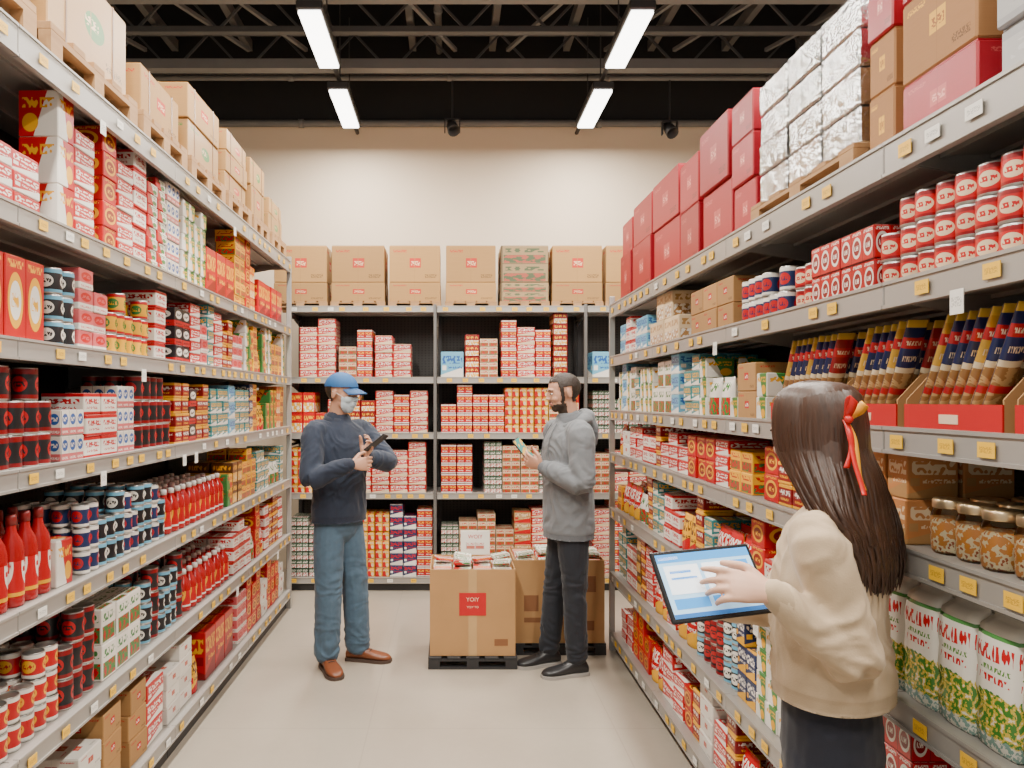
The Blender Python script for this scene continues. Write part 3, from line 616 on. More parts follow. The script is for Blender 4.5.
def remesh(bm,vox,it,mats,name):
    bmesh.ops.recalc_face_normals(bm,faces=bm.faces[:])
    me=bpy.data.meshes.new('tmp'); bm.to_mesh(me); bm.free(); o=bpy.data.objects.new('tmp',me); COL.objects.link(o)
    m=o.modifiers.new('r','REMESH'); m.mode='VOXEL'; m.voxel_size=vox; m.use_smooth_shade=True
    if it: s=o.modifiers.new('s','SMOOTH'); s.factor=.5; s.iterations=it
    dg=bpy.context.evaluated_depsgraph_get(); out=bpy.data.meshes.new_from_object(o.evaluated_get(dg)); bpy.data.objects.remove(o)
    out.name=name; out.materials.clear()
    for x in mats: out.materials.append(x)
    for p in out.polygons: p.use_smooth=True; p.material_index=0
    return out
def wrinkle(me,amp,freq=(14,14,9),extra=None):
    vs=me.vertices; ns=[v.normal.copy() for v in vs]
    for v,n in zip(vs,ns):
        c=v.co; w=V((c.x*freq[0]+1.8*noise.noise(c*6),c.y*freq[1],c.z*freq[2]+1.8*noise.noise(c*7)))
        d=abs(noise.noise(w))*-1.9+.4+.35*(abs(noise.noise(w*2.1))*-1.5+.3)
        a=amp*(extra(c) if extra else 1); v.co=c+n*d*a
def hand(bm,wr,D,N,side,curl=.35,thumb=.5,spread=.06):
    D=V(D).normalized(); N=V(N); N=(N-D*N.dot(D)).normalized(); A=D.cross(N); Sd=A*(-1 if side=='L' else 1); wr=V(wr)
    tube(bm,[(*(wr-D*.02),.027,.021),(*(wr+D*.02),.031,.017),(*(wr+D*.06),.039,.0155),(*(wr+D*.085),.037,.012)],ref=N,seg=14,sub=3)
    Ls=[.068,.076,.07,.055]
    for i in range(4):
        b=wr+D*(.082-(.006 if i==3 else 0))+Sd*(.031-i*.0205); d=(D+Sd*(spread*(1.5-i))).normalized(); pts=[b-d*.02]; ang=0; cur=b; pts.append(b)
        cc=curl[i] if isinstance(curl,(list,tuple)) else curl*(1+.12*i)
        for k,fr_ in enumerate((.42,.32,.26)):
            ang+=cc*(1 if k else .8); q=Matrix.Rotation(ang,3,A); cur=cur+(q@d)*Ls[i]*fr_; pts.append(cur.copy())
        rr=[.009,.0092,.0088,.0078,.0062]
        tube(bm,[(*p,r,r) for p,r in zip(pts,rr)],ref=N,seg=10,sub=2)
    b=wr+D*.022+Sd*.022; d1=(D*.62+Sd*.7+N*.35*thumb).normalized(); p1=b+d1*.042; d2=(D*.85+Sd*.25+N*.7*thumb).normalized(); p2=p1+d2*.032; p3=p2+(d2+N*.3*thumb).normalized()*.024
    tube(bm,[(*b,.013,.013),(*p1,.0115,.0115),(*p2,.0102,.0102),(*p3,.0075,.0075)],ref=N,seg=10,sub=2)
def headprims(bm,Mh,fem=False):
    def e(c,r,rx=0): bmesh.ops.create_uvsphere(bm,u_segments=20,v_segments=14,radius=1,matrix=Mh@Matrix.Translation(V(c))@Matrix.Rotation(rx,4,'X')@Matrix.Diagonal((r[0],r[1],r[2],1)))
    e((0,.012,.03),(.076,.096,.084)); e((0,-.028,-.005),(.066,.064,.08)); e((0,-.028,-.053),(.057,.056,.05)); e((0,-.058,-.084),(.028,.022,.021))
    e((0,-.078,.028),(.05,.014,.012)); e((.036,-.064,-.026),(.022,.02,.02)); e((-.036,-.064,-.026),(.022,.02,.02))
    e((0,-.092,.0),(.0085,.012,.026),-.35); e((0,-.1,-.02),(.012,.012,.0095)); e((.011,-.095,-.024),(.008,.009,.007)); e((-.011,-.095,-.024),(.008,.009,.007))
    e((0,-.086,-.05),(.024,.008,.006)); e((0,-.084,-.06),(.02,.008,.007)); e((0,-.068,-.05),(.035,.018,.03))
    for s in (-1,1):
        bmesh.ops.create_uvsphere(bm,u_segments=14,v_segments=10,radius=1,matrix=Mh@Matrix.Translation(V((s*.077,.014,-.005)))@Matrix.Rotation(s*.35,4,'Z')@Matrix.Rotation(.15,4,'X')@Matrix.Diagonal((.008,.019,.031,1)))
def extract(me,cond,off,name,mat,parent,sm=2,thick=.003,var=0):
    bm=bmesh.new(); bm.from_mesh(me); bm.normal_update()
    dl=[f for f in bm.faces if not cond(f.calc_center_median())]; bmesh.ops.delete(bm,geom=dl,context='FACES')
    bm.normal_update()
    for v in bm.verts: v.co+=v.normal*(off+ (var*noise.noise(v.co*90) if var else 0))
    for _ in range(sm): bmesh.ops.smooth_vert(bm,verts=bm.verts[:],factor=.5,use_axis_x=True,use_axis_y=True,use_axis_z=True)
    m=bpy.data.meshes.new(name); bm.to_mesh(m); bm.free(); m.materials.append(mat)
    for p in m.polygons: p.use_smooth=True; p.material_index=0
    o=obj(name,m,parent); s=o.modifiers.new('s','SOLIDIFY'); s.thickness=thick; s.offset=1; return o
def ik(sh,wr,hint,l1=.29,l2=.26):
    sh=V(sh);wr=V(wr); d=wr-sh; L_=min(d.length,(l1+l2)*.999); wr=sh+d.normalized()*L_; d=wr-sh
    a=(l1*l1-l2*l2+L_*L_)/(2*L_); h=math.sqrt(max(0,l1*l1-a*a)); n=d.normalized(); hv=V(hint); hv=(hv-n*hv.dot(n)).normalized()
    return sh+n*a+hv*h,wr
def shoe(parent,ank,ang,mat,solem,L=.28):
    for part in ('shoe','sole'):
        bm=bmesh.new(); prof=[(0,.026,.06),(.06,.034,.085),(.2,.038,.1),(.36,.038,.095),(.5,.041,.072),(.66,.048,.058),(.82,.047,.05),(.93,.036,.042),(1,.015,.03)]
        prof=crom(prof,3); rings=[]; sg=14
        for s,hw,tp in prof:
            y=.07-s*L
            if part=='sole':
                hw+=.005; pts=[(-hw,0),(hw,0),(hw,.018),(-hw,.018)]; y=.073-s*(L+.007)
            else:
                pts=[]
                for i in range(sg):
                    a=2*math.pi*i/sg; ca,sa=math.cos(a),math.sin(a); pts.append((hw*math.copysign(abs(ca)**.75,ca),.013+(tp-.013)*(.5+.5*math.copysign(abs(sa)**.8,sa))))
            rings.append([bm.verts.new((x,y,z)) for x,z in pts])
        for k in range(len(rings)-1):
            m_=len(rings[0])
            for i in range(m_): bm.faces.new((rings[k][i],rings[k][(i+1)%m_],rings[k+1][(i+1)%m_],rings[k+1][i]))
        bm.faces.new(rings[0]); bm.faces.new(rings[-1])
        o=obj(part,fin(bm,part,mat if part=='shoe' else solem,part=='shoe'),parent if part=='shoe' else sh,(ank[0],ank[1],0) if part=='shoe' else (0,0,0),ang if part=='shoe' else 0)
        if part=='shoe': sh=o
    bm=bmesh.new()
    for i in range(4):
        y=-.03-.018*i; z=.098-.0085*i
        tube(bm,[(-.02,y,z-.008,.0022,.0022),(0,y-.004,z,.0022,.0022),(.02,y,z-.008,.0022,.0022)],ref=(0,0,1),seg=6,sub=2)
    obj('laces',fin(bm,'laces',M['metald'],True),sh)
def skinmat(name,c):
    g=G(name,.5); g.b.inputs['Subsurface Weight'].default_value=.08; g.b.inputs['Subsurface Radius'].default_value=(.02,.008,.004)
    g.col(g.mix(g.noise(g.obj(),14,3),tuple(x*.88 for x in c),tuple(min(1,x*1.08) for x in c))); return g.m
def cloth(name,c,sc=300,st=.15,var=.12):
    g=G(name,.85); o=g.obj(); g.col(g.mix(g.noise(o,30,4),tuple(x*(1-var) for x in c),tuple(min(1,x*(1+var)) for x in c))); g.bump(g.noise(o,sc,2),st,.003); g.b.inputs['Sheen Weight'].default_value=.12; return g.m
eyew=flat('eye_white',(.75,.72,.68),.2); eyed=flat('iris_dark',(.03,.018,.01),.15)
def W2L(c,p):
    px,py,y=p; w=V(((px-VX)*y/F-c['loc'][0],y-c['loc'][1],CH-(py-VY)*y/F))
    return (Matrix.Rotation(-math.radians(c['th']),3,'Z')@w)/c.get('s',1)
def D2L(c,d): return Matrix.Rotation(-math.radians(c['th']),3,'Z')@V(d)
def person(c):
    r=obj('person',None,None,(*c['loc'],0),math.radians(c['th']),c['label'],'person'); s=c.get('s',1); r.scale=(s,s,s)
    fem=c.get('fem',False); sw=.168 if fem else .185
    Mh=Matrix.Translation(V(c['head']))@Matrix.Rotation(math.radians(c['hz']),4,'Z')@Matrix.Rotation(math.radians(c.get('hx',0)),4,'X')
    Mi=Mh.inverted()
    bm=bmesh.new(); headprims(bm,Mh,fem)
    hc=V(c['head']); nk=.048 if fem else .058
    tube(bm,[(0,.02,1.42,nk*1.25,nk*1.1),(0,.015,1.49,nk,nk),(*(hc+V((0,.02,-.06))),nk*.98,nk)],seg=16,sub=3)
    tube(bm,[(0,0,.86,.13,.09),(0,0,1.0,.125,.085),(0,0,1.15,.13,.09),(0,0,1.3,.15,.095),(0,.0,1.4,.14,.075),(0,.01,1.45,.08,.06)],seg=20,sub=3)
    arms={}
    for sd,sx in (('L',1),('R',-1)):
        a=c['arm'+sd]; wt=W2L(c,a['wp']); dd=D2L(c,a['D']); nn=D2L(c,a['N'])
        sh=V((sx*sw,.0,1.405)); el,wr=ik(sh,wt,D2L(c,a['hint']),.285 if not fem else .27,.255 if not fem else .24); arms[sd]=(sh,el,wr)
        tube(bm,[(*(sh-V((sx*.04,0,0))),.045,.045),(*sh,.045,.045),(*el,.034,.034),(*(el*.6+wr*.4),.035,.033),(*wr,.026,.021)],ref=nn,seg=14,sub=3)
        hand(bm,wr,dd,nn,sd,a.get('curl',.35),a.get('thumb',.6),a.get('spread',.06))
        ak=c['foot'+sd]; kn=c['knee'+sd]
        tube(bm,[(sx*.08,0,.9,.07,.07),(*kn,.045,.045),(ak[0],ak[1],.1,.03,.03),(ak[0],ak[1],.05,.03,.03)],seg=12,sub=3)
    body=remesh(bm,c.get('vox',.0045),2,[c['skin'],c['lip']],'body')
    for p in body.polygons:
        q=Mi@p.center
        if abs(q.x)<.024 and -.067<q.z<-.043 and -.13<q.y<-.082: p.material_index=1
    obj('body',body,r)
    for sx in (-1,1):
        bm=bmesh.new(); bmesh.ops.create_uvsphere(bm,u_segments=14,v_segments=10,radius=1,matrix=Mh@Matrix.Translation(V((sx*.031,-.081,.006)))@Matrix.Diagonal((.0135,.007,.0065,1))); e=obj('eye',fin(bm,'eye',eyew,True),r)
        bm=bmesh.new(); bmesh.ops.create_uvsphere(bm,u_segments=12,v_segments=8,radius=1,matrix=Mh@Matrix.Translation(V((sx*.031,-.0855,.006)))@Matrix.Diagonal((.0055,.004,.0058,1))); obj('iris',fin(bm,'iris',eyed,True),e)
        bm=bmesh.new(); tube(bm,[(sx*.014,-.09,.024,.003,.003),(sx*.03,-.09,.029,.0035,.0035),(sx*.05,-.078,.023,.002,.002)],ref=(0,0,1),seg=8,sub=2); bmesh.ops.transform(bm,matrix=Mh,verts=bm.verts[:]); obj('eyebrow',fin(bm,'eyebrow',c['hair'],True),r)
    bm=bmesh.new()
    rows=list(c.get('torso') or [(0,0,.875,.184,.136),(0,0,.94,.184,.138),(0,-.005,1.08,.177,.132),(0,-.005,1.22,.192,.136),(0,0,1.34,.208,.132),(0,.005,1.41,.19,.108),(0,.012,1.465,.09,.08)])
    hz_=rows[0][2]; x0,y0,z0,ra,rb=rows[0]
    # continue the tube below the hem so that it can be cut straight across
    tube(bm,[(x0,y0,z0-.06,ra,rb)]+rows,seg=28,sub=4)
    sr=c.get('sleeve',(.074,.062,.058,.044))
    for sd,sx in (('L',1),('R',-1)):
        sh,el,wr=arms[sd]; w2=el.lerp(wr,c.get('cuff',.88))
        tube(bm,[(*(sh-V((sx*.07,0,.0))),.075,.07),(*(sh+V((sx*.005,0,-.005))),sr[0],sr[0]),(*sh.lerp(el,.55),sr[1]*1.08,sr[1]*1.08),(*el,sr[1],sr[1]),(*el.lerp(wr,.4),sr[2],sr[2]),(*w2,sr[3],sr[3])],seg=18,sub=4)
    top=remesh(bm,.0065,c.get('smo',4),[c['topm'],c['topm2']],'top'); wrinkle(top,c.get('wr',.008),c.get('wf',(11,11,10)),lambda q:max(.15,min(1,(q.z-hz_-.02)/.08)))
    for v in top.vertices:
        if v.co.z<hz_ and abs(v.co.x)<.24: v.co.z=hz_+random.uniform(-.0005,.0005)
        elif v.co.z<hz_+.035 and math.hypot(v.co.x/ra,v.co.y/rb)<1.25: v.co.x*=.985; v.co.y*=.985
    for p in top.polygons:
        if p.center.z<hz_+.035 and math.hypot(p.center.x/ra,p.center.y/rb)<1.2: p.material_index=1
    obj(c['topn'],top,r)
    for sd in 'LR':
        sh,el,wr=arms[sd]; a_=el.lerp(wr,c.get('cuff',.88)); d=(wr-el).normalized(); bm=bmesh.new(); q=sr[3]
        tube(bm,[(*(a_-d*.02),q*1.0,q*1.0),(*(a_+d*.008),q*.95,q*.95),(*(a_+d*.018),q*.88,q*.88)],seg=18,sub=2); obj('cuff',fin(bm,'cuff',c['topm2'],True),r)
    bm=bmesh.new(); lr=c.get('leg',(.094,.083,.078,.075)); tz=c.get('waist',.94)
    tube(bm,[(0,.005,.84,.15,.113),(0,.005,.9,.158,.115),(0,0,tz,.15,.105)],seg=24,sub=3)
    for sd,sx in (('L',1),('R',-1)):
        ak=V(c['foot'+sd]); kn=V(c['knee'+sd])
        tube(bm,[(sx*.07,.006,.88,lr[0]*.92,lr[0]*1.02),(*V((sx*.08,0,.76)).lerp(kn,.1),lr[0]*.97,lr[0]*1.0),(*kn,lr[1],lr[1]),(*kn.lerp(V((ak.x,ak.y,.1)),.45),lr[2],lr[2]*1.05),(ak.x,ak.y+.005,.13,lr[3],lr[3]*1.08),(ak.x,ak.y,.105,lr[3]*1.0,lr[3]*1.08)],seg=18,sub=4)
    pn=remesh(bm,.0065,2,[c['panm']],'trousers')
    wrinkle(pn,c.get('pw',.005),(9,9,13),lambda q:1.6 if q.z<.26 or .42<q.z<.6 else .6)
    for v in pn.vertices:
        if v.co.z<.045: v.co.z=.045
    obj('trousers',pn,r)
    for sd in 'LR': shoe(r,c['foot'+sd],math.radians(c['fa'+sd]),c['shoem'],c['solem'])
    return r,body,Mh,Mi,arms
lipm=skinmat('lip_skin',(.5,.2,.16))
denim=cloth('denim',(.055,.1,.15),400,.2,.3)
hairD=flat('dark_hair',(.02,.011,.007),.6,0,.5,90,.6,200)
beardm=flat('beard_hair',(.035,.02,.013),.75,0,.5,160,.6,250)
navy=cloth('navy_knit',(.01,.018,.038)); navy2=cloth('navy_rib',(.007,.013,.03),500,.4)
A=dict(loc=(-.67,4.47),th=48,label='person in blue cap, mask, navy sweater and jeans, arms folded',head=(0,-.03,1.64),hz=20,hx=8,wr=.0065,
 skin=skinmat('skin_a',(.54,.29,.19)),lip=lipm,hair=hairD,topm=navy,topm2=navy2,topn='sweater',
 armL=dict(wp=(362,457,4.25),hint=(1,.3,-.7),D=(.55,-.15,.75),N=(-.6,-.5,.1),curl=.6,thumb=.9),
 armR=dict(wp=(351,464,4.17),hint=(-.7,-.2,-.9),D=(1,.4,-.02),N=(-.25,1,-.1),curl=.4,thumb=.4),
 footL=(.13,-.02,.08),footR=(-.09,.0,.08),kneeL=(.11,-.015,.49),kneeR=(-.09,-.01,.49),faL=32,faR=-22,panm=denim,
 shoem=flat('brown_leather',(.17,.05,.018),.4,0,.2,20),solem=flat('shoe_sole',(.06,.035,.025),.6))
r,body,Mh,Mi,arms=person(A)
extract(body,lambda p:(lambda q: q.z>.034-.12*max(-.05,min(.06,q.y)) and q.z<.2)(Mi@p),.009,'cap',flat('cap_blue',(.012,.09,.25),.7),r,6,.004)
extract(body,lambda p:(lambda q: -.055<q.z<.04 and q.y>.034)(Mi@p),.004,'hair',hairD,r,1,.003,.002)
extract(body,lambda p:(lambda q: -.108<q.z<-.008-.1*max(0,q.y+.08) and q.y<-.03 and abs(q.x)<.068)(Mi@p),.006,'face_mask',flat('mask_fabric',(.5,.6,.66),.7,0,.04,30,.3,50),r,16,.003)
bm=bmesh.new(); n=14
for lay in (0,1):
    for i in range(n+1):
        a=math.radians(-62+124*i/n)
        for j in range(5):
            t=j/4; L_=.075*math.cos(a*.9); x=.08*math.sin(a)*(1-.05*t); y=-.086*math.cos(a)-t*L_*1.05; z=.046-.024*t-.022*math.sin(a)**2-lay*.004
            bm.verts.new((x,y,z))
bm.verts.ensure_lookup_table(); q=(n+1)*5
for i in range(n):
    for j in range(4):
        a,b,c_,d=i*5+j,(i+1)*5+j,(i+1)*5+j+1,i*5+j+1
        bm.faces.new([bm.verts[k] for k in (a,b,c_,d)]); bm.faces.new([bm.verts[k+q] for k in (d,c_,b,a)])
for i in range(n): bm.faces.new([bm.verts[k] for k in (i*5+4,(i+1)*5+4,(i+1)*5+4+q,i*5+4+q)])
bmesh.ops.transform(bm,matrix=Mh,verts=bm.verts[:]); obj('cap_visor',fin(bm,'cap_visor',flat('visor_blue',(.01,.07,.2),.6),True),r)
for sx in (-1,1):
    bm=bmesh.new(); tube(bm,[(sx*.06,-.05,-.02,.0015,.0015),(sx*.078,-.01,.0,.0015,.0015),(sx*.084,.02,.01,.0015,.0015)],ref=(0,0,1),seg=6,sub=2); bmesh.ops.transform(bm,matrix=Mh,verts=bm.verts[:]); obj('mask_strap',fin(bm,'mask_strap',M['white'],True),r)
def collar(parent,mat,z=1.475,r0=.066,h=.04,name='collar'):
    bm=bmesh.new(); n=28; rows=[]
    for k,(rr,zz) in enumerate(((r0*1.28,z-.025),(r0*1.05,z+.01),(r0,z+h),(r0*1.06,z+h+.004),(r0*1.22,z+.01),(r0*1.42,z-.025))):
        rows.append([bm.verts.new((rr*math.sin(2*math.pi*i/n),.012+rr*.95*math.cos(2*math.pi*i/n),zz+.018*math.cos(2*math.pi*i/n))) for i in range(n)])
    for k in range(5):
        for i in range(n): j=(i+1)%n; bm.faces.new((rows[k][i],rows[k][j],rows[k+1][j],rows[k+1][i]))
    return obj(name,fin(bm,name,mat,True),parent)
collar(r,navy2,1.465,.075,.035)
def phone(px,py,y,label,scr,up,nrm):
    c_=V(((px-VX)*y/F,y,CH-(py-VY)*y/F))
    up=V(up).normalized(); nr=V(nrm); nr=(nr-up*nr.dot(up)).normalized(); x=up.cross(nr)*-1
    R_=Matrix((x,nr*-1,up)).transposed().to_4x4()
    if R_.determinant()<0: R_=Matrix((-x,nr*-1,up)).transposed().to_4x4()
    bm=bmesh.new(); abox(bm,-.037,.037,-.0045,.0045,-.075,.075,0,.003); o=obj('smartphone',fin(bm,'smartphone',M['blackp']),None,(0,0,0),0,label,'phone'); o.matrix_world=Matrix.Translation(c_)@R_
    bm=bmesh.new(); abox(bm,-.034,.034,-.0052,-.0046,-.07,.07); obj('phone_screen',fin(bm,'phone_screen',scr),o)
    bm=bmesh.new(); abox(bm,-.03,-.01,.0045,.007,.04,.066,0,.001); obj('camera_bump',fin(bm,'camera_bump',M['metald']),o)
g=G('screen_dark',.15); g.col(g.mix(g.noise(g.obj(),6),(.05,.06,.08),(.12,.14,.18)))
phone(376,443,4.2,'dark smartphone held up in one hand',g.m,(.75,-.1,.6),(-.6,.3,.6))
# ---- man in grey hoodie
grey=cloth('grey_fleece',(.14,.15,.163),250,.2); grey2=cloth('grey_rib',(.1,.108,.12),500,.4)
B=dict(loc=(.70,4.40),th=-76,label='person with dark beard, grey hooded jacket and black trousers',head=(0,-.03,1.642),hz=-4,hx=9,wr=.007,
 skin=skinmat('skin_b',(.5,.26,.17)),lip=lipm,hair=hairD,topm=grey,topm2=grey2,topn='hooded_jacket',
 torso=[(0,.005,.79,.184,.146),(0,.005,.9,.188,.148),(0,0,1.08,.185,.14),(0,0,1.22,.197,.143),(0,.005,1.34,.21,.14),(0,.012,1.41,.185,.115),(0,.015,1.47,.09,.085)],
 sleeve=(.078,.069,.065,.05),
 armL=dict(wp=(543,467,4.28),hint=(.6,-.5,-1),D=(-.85,.14,.35),N=(.35,.8,.3),curl=.5,thumb=.8),
 armR=dict(wp=(541,464,4.45),hint=(.6,.5,-1),D=(-.85,-.1,.35),N=(.3,-.8,.4),curl=.45,thumb=.7),
 footL=(.10,.01,.08),footR=(-.1,-.08,.08),kneeL=(.095,.005,.49),kneeR=(-.09,-.04,.49),faL=0,faR=5,panm=cloth('dark_navy_trousers',(.006,.008,.014),400,.2),
 leg=(.092,.072,.065,.058),shoem=flat('black_leather',(.015,.015,.017),.4),solem=flat('pale_sole',(.3,.28,.26),.6))
r,body,Mh,Mi,arms=person(B)
def hb(q):
    side=abs(q.x)>.052 and -.036<q.y<-.014 and q.z>-.045
    return q.z<.2 and ((q.y>.032 and q.z>-.06) or (q.z>.036 and q.y>-.04) or q.z>.07 or side)
extract(body,lambda p:hb(Mi@p),.003,'hair',hairD,r,2,.003,.002)
def bb_(q): return -.118<q.z<-.04 and -.105<q.y<-.005 and abs(q.x)<.08 and not(abs(q.x)<.025 and -.066<q.z<-.045) and not (q.z>-.058 and .026<abs(q.x)<.055)
extract(body,lambda p:bb_(Mi@p),.0006,'beard',beardm,r,1,.0015,.001)
collar(r,grey2,1.47,.075,.05)
bm=bmesh.new()
pts=[]
for i in range(13):
    a=math.radians(-125+250*i/12); pts.append((.098*math.sin(a),.02+.1*math.cos(a),1.475+.025*math.cos(a)-.03*(1-math.cos(a))*.5,.03+.016*math.cos(a*.5),.03+.02*max(0,math.cos(a))))
tube(bm,pts,ref=(0,0,1),seg=12,sub=2); tube(bm,[(0,.10,1.5,.09,.04),(0,.14,1.43,.1,.038),(0,.15,1.34,.07,.02)],seg=16,sub=3)
h=remesh(bm,.007,4,[grey],'hood'); wrinkle(h,.007); obj('hood',h,r)
for sx in (-1,1):
    bm=bmesh.new(); tube(bm,[(sx*.04,-.085,1.46,.003,.003),(sx*.045,-.13,1.38,.003,.003),(sx*.046,-.15,1.27,.003,.003)],seg=6,sub=3); obj('drawstring',fin(bm,'drawstring',grey2,True),r)
g=G('screen_picture',.2); nz=g.noise(g.obj(),25,2); g.col(g.mix(g.ma('GREATER_THAN',nz,.52),(.08,.3,.27),(.7,.42,.1)))
phone(523,449,4.36,'smartphone with colourful screen held in both hands',g.m,(-.6,.0,.75),(.5,-.6,.5))
# ---- woman with tablet
beige=cloth('beige_wool',(.48,.36,.235),260,.2,.06); beige2=cloth('beige_rib',(.43,.32,.205),500,.3)
g=G('brown_hair',.42); o_=g.obj(); mp=g.n('ShaderNodeMapping'); mp.inputs['Scale'].default_value=(120,120,5); g.nt.links.new(o_,mp.inputs[0]); nz=g.noise(mp.outputs[0],1,3)
g.col(g.mix(nz,(.01,.0045,.003),(.07,.028,.013))); g.bump(nz,.3,.003); hairW=g.m
TC=V((.565,1.60,1.205))
u_=V((.24,.05,.012)); v_=V((-.05,.09,.135)); u_.normalize(); v_=(v_-u_*v_.dot(u_)).normalized(); n_=u_.cross(v_)
C=dict(loc=(.862,1.68),th=-124,s=.925,fem=True,vox=.004,label='person with long dark hair and beige sweater using a tablet',head=(0,-.04,1.645),hz=-34,hx=12,
 skin=skinmat('skin_c',(.6,.35,.24)),lip=lipm,hair=hairD,topm=beige,topm2=beige2,topn='sweater',
 torso=[(0,.006,1.02,.178,.138),(0,.006,1.06,.18,.14),(0,0,1.14,.174,.132),(0,-.003,1.22,.178,.13),(0,0,1.32,.194,.124),(0,.008,1.4,.186,.106),(0,.012,1.44,.13,.085),(0,.014,1.47,.07,.066)],
 sleeve=(.064,.055,.051,.037),wr=.0085,cuff=.9,smo=7,wf=(9,9,12),
 armL=dict(wp=(772,592,1.53),hint=(.85,-.1,-1),D=(-1,.1,.16),N=tuple(-n_),curl=[.14,.34,.45,.5],thumb=.5,spread=.04),
 armR=dict(wp=(712,606,1.72),hint=(.3,.6,-1),D=(-.9,-.25,.1),N=tuple(n_),curl=.2,thumb=.4),
 footL=(.1,.0,.08),footR=(-.1,.0,.08),kneeL=(.095,-.02,.49),kneeR=(-.095,-.02,.49),faL=8,faR=-8,panm=cloth('dark_trousers',(.008,.01,.02),400,.2),waist=1.06,
 leg=(.096,.066,.056,.05),shoem=flat('dark_shoe',(.02,.02,.02),.4),solem=flat('dark_sole',(.04,.04,.04),.6))
r,body,Mh,Mi,arms=person(C)
bm=bmesh.new()
bmesh.ops.create_uvsphere(bm,u_segments=28,v_segments=18,radius=1,matrix=Matrix.Translation((0,.018,.038))@Matrix.Diagonal((.09,.106,.092,1)))
tube(bm,[(0,.03,.03,.086,.082),(0,.055,-.06,.1,.075),(0,.075,-.15,.116,.06),(0,.108,-.23,.108,.034),(0,.118,-.29,.08,.022),(0,.116,-.33,.04,.012)],seg=24,sub=4)
random.seed(5)
for k in range(640):
    ph=math.radians(random.uniform(-140,140)); lay=random.uniform(.0,1); sn_,cs=math.sin(ph),math.cos(ph); ln=random.uniform(.29,.39)*(1-.08*abs(sn_)); w=random.uniform(-.02,.02); e=.01*lay
    wv=.006*math.sin(k*1.7)
    p=[(.02*sn_,.0+.02*cs,.13,.003),(.072*sn_,.016+.087*cs,.106,.0056),(.092*sn_,.018+.109*cs,.04,.006),(.1*sn_,.022+.104*cs,-.04,.006),(.118*sn_+w*.5,.05+.084*cs+e,-.12,.0058),(.13*sn_+w+wv,.088+.055*cs+e,-.13-(ln-.13)*.4,.0055),(.116*sn_+w-wv,.114+.037*cs+e,-.13-(ln-.13)*.75,.0048),(.09*sn_+w*1.5+wv,.112+.032*cs+random.uniform(-.012,.012),-ln,.0015)]
    tube(bm,[(a,b,c_,q*1.2,q*.6) for a,b,c_,q in p],ref=(sn_,cs,.01),seg=6,sub=3)
T=Matrix.Translation(V(C['head']))@Matrix.Rotation(math.radians(C['hz'])*.5,4,'Z')@Matrix.Rotation(math.radians(C['hx'])*.4,4,'X')
bmesh.ops.transform(bm,matrix=T,verts=bm.verts[:]); obj('hair',fin(bm,'hair',hairW,True),r)
rib=flat('red_ribbon',(.55,.012,.01),.35); rib2=flat('yellow_ribbon',(.8,.36,.03),.35)
def strip(pts,w,mat,name,parent,wd=(0,0,1)):
    bm=bmesh.new(); P2=[V(p) for p in crom(pts,6)]; n=len(P2); rows=[]
    for i,p in enumerate(P2):
        ww=w*(.35+.65*math.sin(math.pi*min(1,.15+.85*i/(n-1)))) if name=='bow_loop' else w
        d=V(wd).normalized(); rows.append((bm.verts.new(p-d*ww/2),bm.verts.new(p+d*ww/2)))
    for i in range(n-1): bm.faces.new((rows[i][0],rows[i+1][0],rows[i+1][1],rows[i][1]))
    bmesh.ops.transform(bm,matrix=T,verts=bm.verts[:]); o=obj(name,fin(bm,name,mat,True),parent); s=o.modifiers.new('s','SOLIDIFY'); s.thickness=.002; return o
rb=obj('ribbon_bow',None,r)
bc=V((.068,.112,.03))
strip([bc,bc+V((.014,.02,.022)),bc+V((.014,.03,.046)),bc+V((.012,.014,.04)),bc],.022,rib,'bow_loop',rb,(.6,-.4,.7))
strip([bc,bc+V((-.014,.022,.016)),bc+V((-.026,.036,.034)),bc+V((-.03,.02,.016)),bc],.022,rib2,'bow_loop',rb,(.6,-.4,.7))
strip([bc,bc+V((.012,.014,-.03)),bc+V((.018,.016,-.07)),bc+V((.034,.008,-.11))],.013,rib,'ribbon_tail',rb,(.8,-.6,.1))
strip([bc,bc+V((.006,.018,-.04)),bc+V((.012,.024,-.09)),bc+V((.02,.028,-.13)),bc+V((.026,.038,-.16))],.012,rib2,'ribbon_tail',rb,(.8,-.6,.1))
strip([bc,bc+V((.014,.014,-.05)),bc+V((.026,.024,-.1)),bc+V((.034,.038,-.15)),bc+V((.04,.044,-.17))],.011,rib,'ribbon_tail',rb,(.8,-.6,.1))
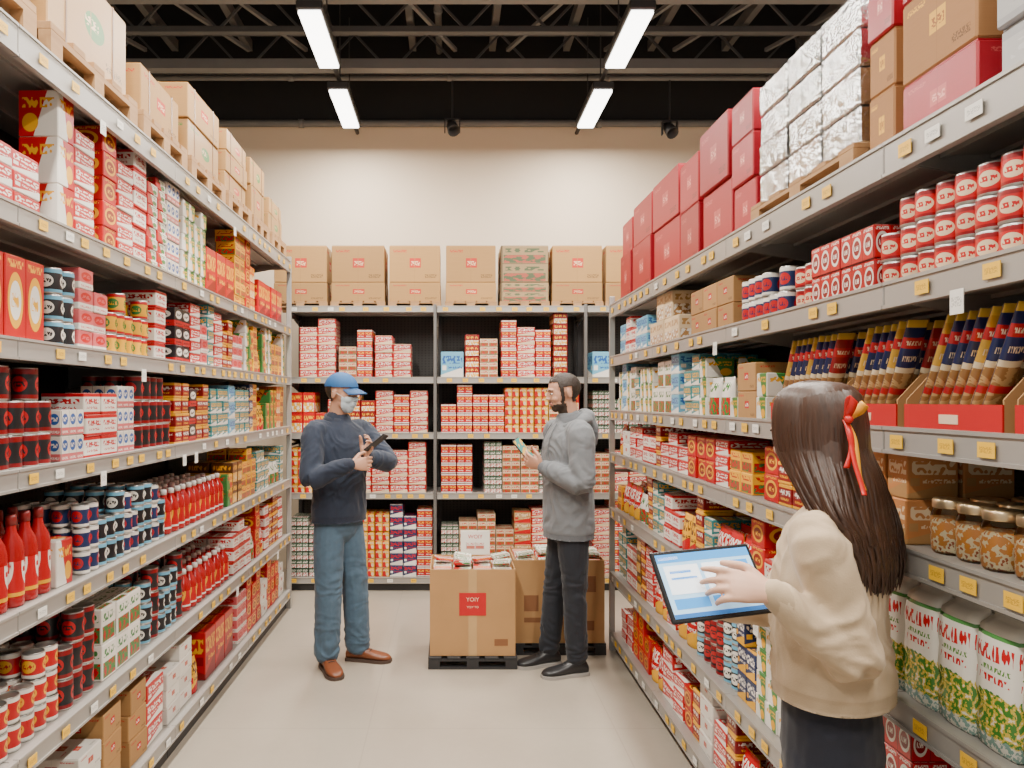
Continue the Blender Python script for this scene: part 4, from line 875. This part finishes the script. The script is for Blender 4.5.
bm=bmesh.new(); bmesh.ops.create_uvsphere(bm,u_segments=12,v_segments=8,radius=.01,matrix=T@Matrix.Translation(bc+V((.006,.01,0)))); obj('bow_knot',fin(bm,'bow_knot',rib,True),rb)
R_=Matrix((u_,v_,n_)).transposed().to_4x4()
tab=obj('tablet',None,None,(0,0,0),0,'black tablet with blue and white app screen held by a person','tablet')
tab.matrix_world=Matrix.Translation(TC)@R_
bm=bmesh.new(); abox(bm,-.12,.12,-.08,.08,-.004,.004,0,.003); obj('tablet_body',fin(bm,'tablet_body',flat('tablet_black',(.012,.012,.014),.25)),tab)
def em(name,c,s=.7):
    g=G(name,.2); g.col(g.mix(g.noise(g.obj(),4),c,tuple(min(1,x*1.05) for x in c))); g.b.inputs['Emission Color'].default_value=(*c,1); g.b.inputs['Emission Strength'].default_value=s; return g.m
sc=[em('screen_blue',(.05,.28,.68)),em('screen_light',(.36,.6,.84)),em('screen_white',(.85,.92,1)),em('screen_deep',(.03,.14,.4))]
bm=bmesh.new(); abox(bm,-.111,.111,-.071,.071,.004,.0046,1)
for a,b,c_,d,mi in ((-.111,.111,.052,.071,0),(-.111,.111,-.071,-.062,3),(-.1,-.02,-.02,.044,2),(-.01,.05,.01,.044,2),(-.1,-.02,-.052,-.03,0),(-.01,.1,-.02,.0,2),(-.01,.06,-.045,-.03,0),(.06,.1,.01,.044,0),(-.09,-.04,.026,.032,0),(-.09,-.03,.012,.017,0),(-.107,-.06,.058,.065,2)):
    abox(bm,a,b,c_,d,.0046,.0052,mi)
obj('tablet_screen',fin(bm,'tablet_screen',sc),tab)
# ------------------------------------------------------------ light, world, camera
w=bpy.data.worlds.new('World'); S.world=w; w.use_nodes=True; w.node_tree.nodes['Background'].inputs[0].default_value=(1,.94,.86,1); w.node_tree.nodes['Background'].inputs[1].default_value=.58
cam=bpy.data.cameras.new('camera'); cam.sensor_width=36; cam.lens=26; cam.shift_x=(512-VX)/1024; cam.shift_y=(VY-384)/1024; cam.clip_start=.05
co=bpy.data.objects.new('camera',cam); COL.objects.link(co); co.location=(0,0,CH); co.rotation_euler=(math.pi/2,0,0); S.camera=co
